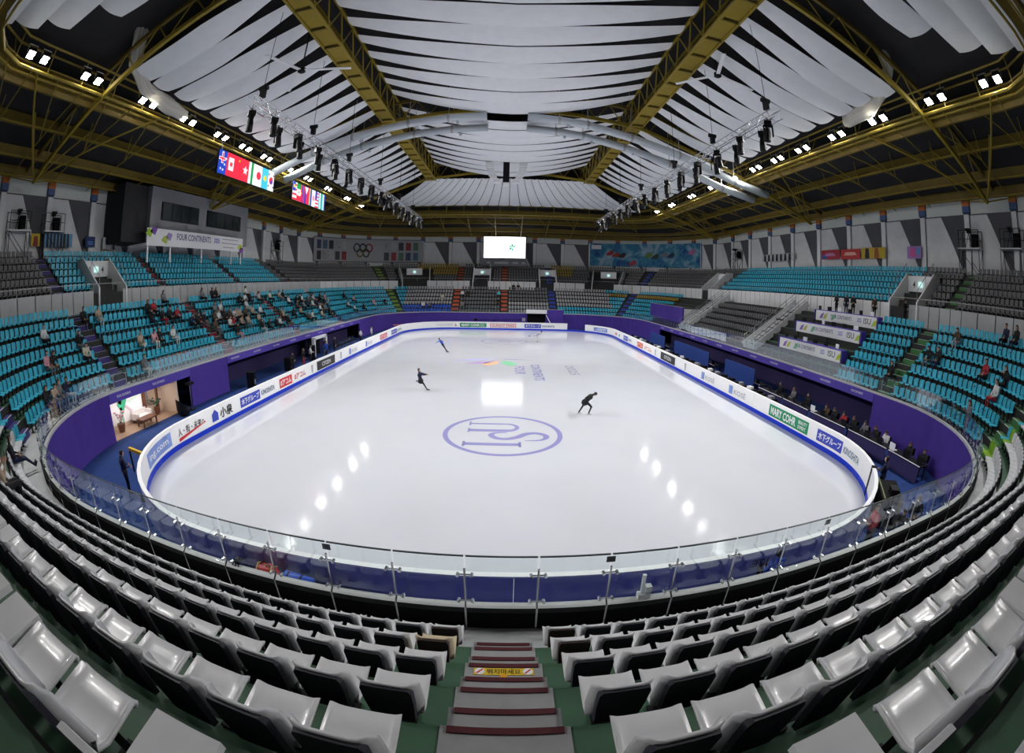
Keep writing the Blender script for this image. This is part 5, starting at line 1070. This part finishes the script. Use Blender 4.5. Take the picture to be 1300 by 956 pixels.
# media desks
for k, (x, zt, y0, y1) in enumerate(((21.45, 3.97, 14.2, 21.9), (23.15, 5.29, 14.0, 21.9), (24.8, 6.34, 13.8, 21.2))):
    T = tag(empty('media_desk'), 'media desk with long white event banner, %s tier from the ice' % ['lowest', 'middle', 'top'][k], 'desk', 'media desks in the right stand')
    MB().box((x, (y0+y1)/2, zt-.4), (.05, y1-y0, .8)).build('banner', C_WHT, T); MB().box((x+.25, (y0+y1)/2, zt+.02), (.6, y1-y0+.3, .05)).build('desk_top', M_PURPLE2, T)
    MB().box((x+.25, y0-.16, zt-.4), (.6, .06, .85)).build('end_panel', M_PURPLE2, T); MB().box((x+.25, y1+.16, zt-.4), (.6, .06, .85)).build('end_panel', M_PURPLE2, T)
    for yy in (y0+.1, (y0+y1)/2, y1-.1): MB().box((x+.2, yy, zt-.6), (.06, .06, 1.25)).build('leg', M_DARK, T)
    text_on('lettering', 'FOUR CONTINENTS', (x-.03, (y0+y1)/2+.4, zt-.35), (0, -1, 0), (0, 0, 1), 2.6, .28, mat('print_indigo', (.05, .04, .2), .6), T); text_on('lettering', '2025', (x-.03, (y0+y1)/2-1.8, zt-.35), (0, -1, 0), (0, 0, 1), .5, .3, C_BLU, T); text_on('lettering', 'ISU', (x-.03, y0+1.0, zt-.35), (0, -1, 0), (0, 0, 1), .8, .4, C_BLK, T)
    for yy, c in ((y1-.8, (.3, .15, .5)), (y1-1.3, (.5, .55, .1)), (y0+.2, (.5, .6, .05)), (y1-2.3, (.2, .5, .3))): MB().prism([(-.3, -.25), (.1, -.2), (.3, .25), (-.1, .1)], (x-.03, yy, zt-.4), (0, -1, 0), (0, 0, 1), .008).build('petal_print', mat('desk_petal_%d' % int(c[0]*50+c[1]*9), c, .6), T)
    for q in range(6): MB().box((x+.35, y0+.8+q*1.3, zt+.2), (.06, .42, .3), random.uniform(-.3, .3)).build('screen', M_DARK if q % 3 else M_WHITE, T)
# white stairs on the right
def white_stair(label, y0, y1, xa, za, xb_, zb):
    T = tag(empty('white_staircase'), label, 'staircase', 'white stairs in the right stand'); n = 11
    for k in range(n): MB().box((xa+(xb_-xa)*(k+.5)/n, (y0+y1)/2, za+(zb-za)*(k+1)/n-.15), ((xb_-xa)/n, y1-y0, .3)).build('step', M_CONC, T)
    for y in (y0, y1):
        MB().beam((xa, y, za+.25), (xb_, y, zb+.25), .08, .55).build('side_wall', M_PWALL, T)
        for dz in (1.0, .65): MB().beam((xa, y, za+dz+.1), (xb_, y, zb+dz+.1), .045, .045).build('handrail', M_STEEL, T)
        for k in range(6): x = xa+(xb_-xa)*k/5; z = za+(zb-za)*k/5; MB().tube([(x, y, z+.2), (x, y, z+1.1)], .022, 5).build('rail_post', M_STEEL, T)
white_stair('white-sided staircase beside the media desks', 24.6, 26.6, 20.6, 2.45, 26.6, 6.5); white_stair('white-sided staircase by the far right purple block', 40.4, 42.2, 20.6, 2.45, 26.6, 6.5)
T = tag(empty('commentary_banner'), 'curled white banner lying along the ledge at the far right', 'banner'); MB().grid(lambda a, b: (20.6+.25*math.sin(a*7), 30+10.5*a, 2.45+b*.75), 24, 2).build('banner_sheet', C_WHT, T); text_on('lettering', 'FOUR CONTINENTS', (20.2, 36, 2.95), (0, -1, 0), (0, 0, 1), 3, .3, C_BLU, T)
T = tag(MB().box((21.2, 48.8, 4.0), (.2, 12.5, 1.95)).build('cloth_screen', M_PURPLE), 'raised purple cloth screen in the far right stand', 'screen'); MB().box((24.2, 42.7, 4.0), (6, .15, 1.9)).build('white_end_wall', M_PWALL, T); MB().box((21.2, 48.8, 5.0), (.3, 12.5, .06)).build('top_edge', M_RAIL, T)
MB().box((24.2, 48.8, 4.9), (5.8, 12.4, .1)).build('deck', M_RISER, T)
# far entrance
T = tag(empty('far_entrance'), 'dark tunnel entrance with white lintel in the far purple wall', 'entrance'); MB().box((4.65, 62.95, 1.2), (2.85, .6, 2.35)).build('tunnel_shade_block', M_BLACK, T); MB().box((4.65, 62.4, 2.75), (3.3, .5, .6)).build('white_lintel', M_PWALL, T); MB().tube([(6.2, 62.2, 2.2), (6.9, 61.5, .9)], .05, 5).build('white_pole', M_WHITE, T)  # solid black block imitates the darkness of the tunnel hole
T = tag(MB().box((7.6, 62.3, 1.55), (2.6, .3, 3.1)).build('cloth_screen', M_PURPLE), 'tall purple panel right of the far tunnel entrance', 'panel'); MB().box((7.6, 62.3, 3.12), (2.7, .34, .06)).build('top_edge', M_RAIL, T)
S = tag(empty('camera_crane'), 'long dark camera crane lying behind the far boards', 'camera crane'); MB().tube([(-5, 61.4, 1.35), (2.4, 61.4, 1.45)], .05, 6).build('boom', M_DARK, S); MB().box((2.6, 61.4, 1.5), (.5, .4, .5)).build('counterweight', M_RAIL, S); MB().tube([(-2, 61.4, 1.4), (-2, 61.4, .0)], .07, 6).build('pedestal', M_DARK, S); MB().box((-4.9, 61.4, 1.4), (.5, .3, .35)).build('camera', M_DARK, S)
S = tag(empty('covered_table', (-15.6, 61.6, 0)), 'small table under a red and cream cover behind the far left boards', 'table')
S.location = (-15.9, 57.2, 0); MB().box((0, 0, .8), (2.4, .9, .08), .5).build('table_top', mat('red_cream_cloth', (.5, .12, .12), .8, noise=.8, scale=1.5), S)
for a in (-.9, .9): MB().box((a*.85, a*.45, .38), (.08, .5, .76), .5).build('leg', M_DARK, S)
# ------------------------------------------------------------------ things by the near boards
S = tag(empty('equipment_bench', (-5.2, -.62, 0)), 'low dark bench against the outside of the near boards', 'bench'); MB().box((0, 0, .5), (3.2, .7, .06)).build('bench_top', M_DARK, S)
for a in (-1.4, 1.4): MB().box((a, 0, .24), (.08, .6, .47)).build('leg', M_DARK, S)
S = tag(empty('red_bag', (-5.55, -.62, .53), -.1), 'red medical bag with yellow reflective stripes on the low bench', 'bag'); M_RB = mat('red_bag_cloth', (.5, .02, .02), .6, noise=.3, scale=8)
MB().ball((0, 0, .24), 1, 12, 0, (.36, .26, .27)).build('body', M_RB, S, smooth=True)
for x in (-.2, 0, .2): MB().tube([(x, -.22, .15), (x, -.18, .4), (x, 0, .52), (x, .18, .4)], .018, 5).build('stripe', mat('yellow_stripe', (.7, .5, .1), .5), S)
MB().tube([(-.15, 0, .5), (0, 0, .6), (.15, 0, .5)], .02, 5).build('handle', M_DARK, S); MB().box((0, -.25, .2), (.4, .06, .18)).build('front_pocket', mat('dark_red_cloth', (.3, .01, .02), .6), S)
S = tag(empty('blue_bag', (-4.75, -.6, .53), -.1), 'bright blue holdall with black straps beside the red bag', 'bag'); MB().tube([(-.4, 0, .2), (-.34, 0, .2), (.34, 0, .19), (.4, 0, .18)], [.1, .2, .2, .1], 12).build('body', mat('blue_bag_cloth', (.01, .08, .55), .6, noise=.2, scale=8), S, smooth=True)
for x in (-.22, .12): MB().tube([(x, -.2, .1), (x, -.17, .33), (x, 0, .41), (x, .18, .3)], .02, 5).build('strap', M_DARK, S)
S = tag(empty('cable_coil'), 'black bundle of cable looped over the near kerb under the blue bag', 'cable'); px, py = -4.85, -2.42
for k in range(3): MB().tube([(px+.06*k, py+.1, 2.52), (px+.06*k, py-.1, 2.56), (px+.08*k, py-.2, 2.4), (px+.12*k+.1, py-.28, 2.2), (px+.1*k+.25, py-.4, 2.17)], .022, 5).build('cable_loop', M_DARK, S)
p = U(814, 757, z=2.5); S = tag(empty('white_stanchion', (p.x, p.y, 2.5)), 'short white flag socket clamped on the near kerb', 'socket'); MB().tube([(0, 0, 0), (0, .05, .42)], .035, 8).build('tube', M_PIL, S); MB().box((.03, 0, .04), (.2, .12, .08)).build('base', M_PIL, S); MB().box((.08, 0, .16), (.1, .1, .14)).build('bracket', M_PIL, S)
T = text_on('board_lettering', '17E', (6.0, -.137, .78), (-1, 0, 0), (0, 0, 1), .5, .22, C_BLK); T.parent = BRD
_a, _b = U(164, 569, z=1.0), U(181, 576, z=1.0); S = tag(MB().beam(_a, _b, .13, .13).build('yellow_bar', mat('yellow_paint', (.7, .42, .01), .5)), 'yellow padded bar beside the left near corner of the boards', 'bar')
for q_ in (_a, _b): MB().beam((q_.x, q_.y, 0), (q_.x, q_.y, .95), .06, .06).build('bar_post', M_DARK, S)
p = U(1122, 628, z=.8); S = tag(empty('black_console', (p.x+.2, p.y-.1, 0), .9), 'black draped equipment console by the right near corner of the boards', 'console'); MB().box((0, 0, .5), (1.9, .9, 1.0)).build('draped_body', M_BLACK, S); MB().box((0, .38, 1.03), (1.9, .06, .06)).build('front_edge', mat('olive_edge', (.12, .14, .05), .6), S); MB().box((-.3, -.1, 1.12), (.5, .35, .2)).build('device', M_DARK, S)
# ------------------------------------------------------------------ people
CLR = {'black': (.008, .008, .01), 'white': (.6, .6, .6), 'grey': (.16, .16, .17), 'beige': (.42, .32, .24), 'pink': (.6, .3, .35), 'red': (.35, .02, .03), 'navy': (.01, .015, .05), 'blue': (.01, .06, .4), 'brown': (.09, .05, .03), 'cream': (.55, .5, .4), 'green': (.03, .15, .06), 'cyan': (.05, .4, .45), 'pale': (.45, .42, .45)}
def cloth(c): return mat('cloth_'+c, CLR[c], .85, noise=.2, scale=12, bump=.2)
SK = mat('skin', (.5, .3, .22), .6, noise=.05); HAIRS = [mat('black_hair', (.008, .006, .006), .5, noise=.3, scale=30), mat('brown_hair', (.03, .015, .008), .5, noise=.3, scale=30)]
def person(key, J, loc, rz, top, bot, label, group=None, hair=0, shoes='black', **kw):
    o = obj('person', person_mesh(key, J, **kw)); o.location = loc; o.rotation_euler = (0, 0, rz); o.scale = (PS, PS, PS)
    for i, m in enumerate((SK, cloth(top), cloth(bot), HAIRS[hair], cloth(shoes))): o.material_slots[i].link = 'OBJECT'; o.material_slots[i].material = m
    return tag(o, label, 'person', group)
PS = 1.0
ORD = {}
def inward(nx, ny): return math.atan2(-ny, -nx)-PI/2
def seat_snap(u, v, tiers=('low',)):
    best = None; d = ray(u, v)
    for tier in tiers:
        for i in range(7 if tier == 'low' else 6):
            o, z = low(i) if tier == 'low' else upp(i); k = (z+.75-CAM.z)/d.z
            if k < 2 or k > 120: continue
            p = CAM+d*k; t, oo = B2.tof(p.x, p.y); e = abs(oo-(o-.12))
            if best is None or e < best[0]: best = (e, tier, i, t, o, z)
    if best is None or best[0] > 1.2:           # level with the eye: take the plane of the row instead
        k = 6.; 
        while k < 110:
            p = CAM+d*k; t, oo = B2.tof(p.x, p.y)
            for i in range(7):
                o, z = low(i); 
                if abs(oo-o) < .1 and (best is None or abs(p.z-(z+.75)) < best[0]): best = (abs(p.z-(z+.75)), 'low', i, t, o, z)
            k += .15
    return best
used_p = []
def spectator(u, v, pose, top, bot, extra='', hair=0, region='left stand', **kw):
    b = seat_snap(u, v); _, tier, i, t, o, z = b
    for _ in range(6):
        x, y, nx, ny = B2.pt(t, o)
        if all((x-a)**2+(y-c)**2 > .2 for a, c in used_p): break
        t += .5
    used_p.append((x, y)); key = (region, i); 
    PEOPLE.append((i, t, region, pose, top, bot, extra, hair, (x, y, z), inward(nx, ny), kw))
PEOPLE = []
LS = [(65, 427, 'sit_a', 'white', 'black'), (100, 438, 'sit_c', 'black', 'grey'), (106, 441, 'sit_b', 'cream', 'black'), (124, 405, 'sit_a', 'beige', 'white'), (116, 403, 'sit_a', 'black', 'black'), (57, 460, 'sit_b', 'black', 'brown'), (67, 466, 'sit_a', 'pink', 'grey'), (61, 508, 'sit_a', 'black', 'black'), (68, 517, 'sit_b', 'beige', 'grey'), (76, 512, 'sit_a', 'grey', 'grey'), (85, 508, 'sit_c', 'navy', 'white'),
      (186, 396, 'sit_a', 'black', 'black'), (190, 398, 'sit_c', 'black', 'navy'), (199, 422, 'sit_a', 'black', 'black'), (205, 430, 'sit_b', 'pink', 'white'), (177, 437, 'sit_d', 'beige', 'cream'), (181, 463, 'sit_a', 'grey', 'white'), (217, 420, 'sit_a', 'white', 'white'), (222, 404, 'sit_b', 'red', 'black'), (215, 403, 'sit_a', 'black', 'black'), (193, 387, 'sit_a', 'red', 'black'), (205, 378, 'sit_a', 'grey', 'black'),
      (225, 400, 'sit_a', 'black', 'red'), (249, 410, 'sit_b', 'black', 'black'), (269, 392, 'sit_a', 'white', 'grey'), (275, 400, 'sit_d', 'white', 'black'), (283, 406, 'sit_a', 'black', 'black'), (288, 410, 'sit_c', 'red', 'black'), (293, 420, 'sit_a', 'black', 'pink'), (300, 410, 'sit_a', 'white', 'black'), (303, 404, 'sit_b', 'beige', 'black'), (312, 390, 'sit_a', 'white', 'cream'), (316, 396, 'sit_a', 'beige', 'black'), (330, 410, 'sit_a', 'black', 'white'), (337, 412, 'sit_b', 'black', 'black'), (343, 409, 'sit_a', 'white', 'black'), (353, 410, 'sit_c', 'black', 'black'), (364, 404, 'sit_a', 'black', 'grey'), (384, 402, 'sit_a', 'brown', 'black'), (397, 401, 'sit_a', 'white', 'black'), (408, 397, 'sit_b', 'black', 'black'), (410, 391, 'sit_a', 'black', 'navy'), (268, 378, 'sit_a', 'black', 'black'), (255, 376, 'sit_a', 'grey', 'black'), (300, 376, 'sit_b', 'black', 'black'), (310, 373, 'sit_a', 'white', 'black'), (340, 376, 'sit_a', 'cream', 'black'), (327, 379, 'sit_a', 'pale', 'black'), (357, 372, 'sit_a', 'black', 'black'), (373, 378, 'sit_b', 'black', 'black'), (392, 385, 'sit_a', 'black', 'black'),
      (405, 380, 'sit_a', 'black', 'black'), (410, 388, 'sit_a', 'grey', 'black'), (421, 377, 'sit_a', 'pink', 'white'), (428, 375, 'sit_a', 'black', 'black'), (440, 388, 'sit_b', 'white', 'black'), (446, 391, 'sit_a', 'white', 'black'), (447, 379, 'sit_a', 'pink', 'black'), (460, 387, 'sit_a', 'black', 'black'), (473, 382, 'sit_a', 'pink', 'white'), (488, 385, 'sit_a', 'black', 'black')]
for q in LS: spectator(*q)
rnd = random.Random(5)
for k in range(34):
    u = rnd.uniform(245, 420); f_ = (u-245)/175; v = rnd.uniform(374+f_*2, 412-f_*10); spectator(u, v, rnd.choice(['sit_a', 'sit_b', 'sit_a', 'sit_d']), rnd.choice(['black', 'black', 'black', 'navy', 'white', 'beige', 'grey', 'brown']), rnd.choice(['black', 'black', 'grey', 'navy']))
RS = [(1134, 466, 'sit_a', 'black', 'black'), (1181, 459, 'sit_b', 'black', 'grey'), (1191, 460, 'sit_a', 'black', 'navy'), (1251, 482, 'sit_a', 'red', 'black'), (1261, 481, 'sit_c', 'black', 'black'), (1283, 502, 'sit_a', 'white', 'red'), (1219, 425, 'sit_b', 'brown', 'pale'), (1278, 433, 'sit_a', 'navy', 'black'), (1291, 436, 'sit_a', 'black', 'navy')]
for q in RS: spectator(*q, region='right stand')
for q in [(538, 387, 'sit_a', 'white', 'black'), (545, 387, 'sit_b', 'grey', 'black'), (562, 378, 'sit_a', 'cream', 'white'), (587, 371, 'sit_a', 'white', 'black'), (594, 371, 'sit_a', 'black', 'black'), (633, 372, 'sit_a', 'cyan', 'black'), (632, 384, 'sit_a', 'black', 'black'), (587, 389, 'sit_b', 'grey', 'brown'), (652, 363, 'sit_a', 'black', 'black'), (658, 363, 'sit_a', 'black', 'grey')]: spectator(*q, region='far stand')
PS = 1.1
HW = ['black-haired', 'brown-haired']; seen = {}
for n_, (i, t, region, pose, top, bot, extra, hair, p, rz, kw) in enumerate(PEOPLE):
    hair = n_ % 2; order = sorted([e for e in PEOPLE if e[2] == region and e[0] == i], key=lambda e: e[8][1] if region != 'far stand' else e[8][0]); idx = [id(e) for e in order].index(id(PEOPLE[n_]))+1
    lab = '%s spectator in %s top, %s, %s %s' % (HW[hair], top, ROWW[i], region, ('%s from the camera' if region != 'far stand' else '%s from the left') % ordw(idx))
    person(pose+str(hair), POSES[pose], (p[0], p[1], p[2]), rz, top, bot, lab, 'spectators in the stands', hair, hair_long=bool(hair))
PS = 1.0
# two people close to the camera on the left
def seated_at(i, x, y): 
    t = tB2(x, y); o, z = low(i); a = B2.pt(t, o); return (a[0], a[1], z), inward(a[2], a[3])
p = U(32, 575, z=2.75); pp_, rz_ = seated_at(0, p.x, p.y); person('sit_long0', POSES['sit_long'], pp_, rz_, 'black', 'navy', 'person in black with legs stretched out, front row near the left corner', None, 0)
p = U(14, 640, z=3.5); pp_, rz_ = seated_at(2, p.x, p.y); person('sit_c1', POSES['sit_c'], pp_, rz_, 'beige', 'black', 'person in beige coat holding up a dark phone, left foreground seats', None, 1)
hp = Matrix.Rotation(rz_, 4, 'Z')@V(.0, .45, 1.08)+Vector(pp_); ph = MB().box((0, 0, 0), (.075, .012, .15)).build('phone', M_DARK); ph.location = hp; ph.rotation_euler = (0, 0, rz_); tag(ph, 'dark phone held up by the person in the beige coat', 'phone'); MB().box((0, -.008, 0), (.066, .004, .135)).build('phone_screen', mat('phone_glass', (.03, .03, .04), .1), ph)
# steward on the carpet by the left corner of the boards
gp = U(166, 627, z=-.01); person('guard', GUARD, (gp.x, gp.y, -.01), -.4, 'navy', 'black', 'steward in dark blue standing on the carpet at the left board corner', None, 0)
# person standing at the right parapet
t_ = tB2(18.6, 1.2); x_, y_, nx_, ny_ = B2.pt(t_, -.5); person('stand_c1', POSES['stand_c'], (x_, y_, 2.15), inward(nx_, ny_), 'grey', 'grey', 'person in a grey jacket standing behind the right glass balustrade', None, 1)
# standing on the right cross aisle
for k, (u, tc, bc) in enumerate(((1063, 'black', 'black'), (1075, 'black', 'navy'), (1084, 'black', 'black'), (1111, 'brown', 'black'), (1150, 'black', 'black'))):
    d = ray(u, 392); kk = 8.
    while kk < 90:
        p = CAM+d*kk; t, oo = B2.tof(p.x, p.y)
        if oo > 6.1: break
        kk += .1
    a = B2.pt(t, 6.0); person('stand_%s%d' % ('ba'[k % 2], k % 2), POSES['stand_'+'ba'[k % 2]], (a[0], a[1], 6.05), inward(a[2], a[3])+.4*k, tc, bc, 'person in %s standing on the right cross aisle, %s from the media desks' % (tc, ordw(k+1)), 'people on the cross aisle', k % 2, hair_long=bool(k % 2))
# officials at the right tables
offs = [(18.35, 3.2, 'black', 'grey'), (18.4, 4.3, 'black', 'black'), (18.45, 6.2, 'white', 'beige'), (18.5, 7.1, 'black', 'black'), (18.5, 8.0, 'grey', 'black'), (18.5, 9.0, 'black', 'black'), (18.5, 9.9, 'red', 'black'), (18.5, 10.8, 'black', 'black'), (18.5, 11.6, 'brown', 'black')]
for k, (x, y, tc, bc) in enumerate(offs):
    folding_chair('black folding chair at the officials tables, %s from the right corner' % ordw(k+1), x+.05, y, PI/2, 'chairs at the officials tables')
    person('sit_b%d' % (k % 2), POSES['sit_b'], (x+.05, y, 0), PI/2, tc, bc, 'official in %s seated behind the long right tables, %s from the corner' % (tc, ordw(k+1)), 'officials at the tables', k % 2, hair_long=bool(k % 2))
for k, (y, tc) in enumerate(((14.2, 'black'), (15.9, 'grey'), (17.6, 'black'), (24.4, 'white'), (25.6, 'black'), (35.8, 'black'), (37, 'red'), (43.8, 'black'), (44.9, 'red'), (46, 'grey'))):
    folding_chair('black folding chair behind the blue partitions, %s from the camera' % ordw(k+1), 18.95, y, PI/2, 'chairs behind the partitions')
    person('sit_a%d' % (k % 2), POSES['sit_a'], (18.95, y, 0), PI/2, tc, 'black', 'official in %s seated behind the blue partitions, %s from the camera' % (tc, ordw(k+1)), 'officials behind the partitions', k % 2, hair_long=bool(k % 2))
# left floor: people by the door and loudspeakers
for k, (x, y, tc, bc) in enumerate(((-17.2, 24.0, 'black', 'black'), (-17.3, 26.3, 'black', 'red'), (-17.5, 28.2, 'white', 'black'), (-17.2, 31.2, 'blue', 'navy'), (-18.2, 33.2, 'black', 'grey'), (-17.6, 34.4, 'black', 'black'), (-17.3, 42.0, 'white', 'black'), (-17.0, 45.5, 'white', 'grey'))):
    person('stand_%s%d' % ('ba'[k % 2], k % 2), POSES['stand_'+'ba'[k % 2]], (x, y, -.01), -PI/2+.3*(k % 3-1), tc, bc, 'person in %s top standing behind the left boards, %s from the camera' % (tc, ordw(k+1)), 'people behind the left boards', k % 2, hair_long=bool(k % 2))
# crew by the right near corner
folding_chair('black folding chair tucked behind the near right boards', 6.15, -.75, 0, None); person('sit_a0', POSES['sit_a'], (6.15, -.75, 0.12), 0, 'blue', 'black', 'person in bright blue seated behind the near boards, seen from behind', None, 0)
for k, (u, v, tc, bc, ps) in enumerate(((1120, 612, 'navy', 'navy', 'stand_b'), (1108, 668, 'red', 'black', 'stand_b'), (1142, 672, 'black', 'grey', 'stand_c'), (1160, 655, 'black', 'black', 'stand_b'))):
    p = U(u, v, z=1.0)+(Vector((.7, .55, 0)) if k == 0 else Vector()); person(ps+'0', POSES[ps], (p.x, p.y, -.01), [.3, 1.2, 1.8, 2.4][k], tc, bc, 'crew member in %s by the black console at the right corner, %s' % (tc, ['behind it', 'next to the boards', 'in its middle', 'farthest right'][k]), 'crew at the right corner', k % 2)
# ------------------------------------------------------------------ skaters (local frame: facing +x)
def skates(J, o):
    for k in 'lr':
        a, t = J['an'+k], J['to'+k]; d = (t-a); d = d.normalized(); n_ = Vector((0, 0, -1)); n_ = (n_-d*n_.dot(d)).normalized()
        b = MB().beam(a-d*.1+n_*.1, t+d*.06+n_*.06, .008, .04); b.build('skate_blade', M_STEEL, o)
def sk(key, label, u, v, J, top, bot, rz=0, hair=0, shoes='black', **kw):
    p = U(u, v, z=0); o = person(key, J, (p.x, p.y, 0), rz, top, bot, label, 'skaters on the ice', hair, shoes, **kw); lo_ = min((J['an'+k]+Vector((0, 0, -.1))).z if False else J['an'+k].z for k in 'lr'); o.location.z = .085-lo_+.02; skates(J, o)
sk('sk1', 'skater in black bending forward while gliding on the right ice', 743, 526, J1, 'black', 'black', 0, 0, 'white', skirt=True, face=fx)
sk('sk2', 'skater in dark navy pointing one arm forward on the left ice', 534, 495, J2, 'navy', 'black', 0, 0, 'black', skirt=True, face=fx)
sk('sk3', 'skater in a blue jacket leaning back with arms out, far left ice', 562, 447, J3, 'blue', 'black', 0, 0, 'black', face=fx)
sk('sk4', 'skater in pale clothes stretching one leg back at the far end', 681, 434, J4, 'pale', 'pale', 0, 0, 'black', face=fx)
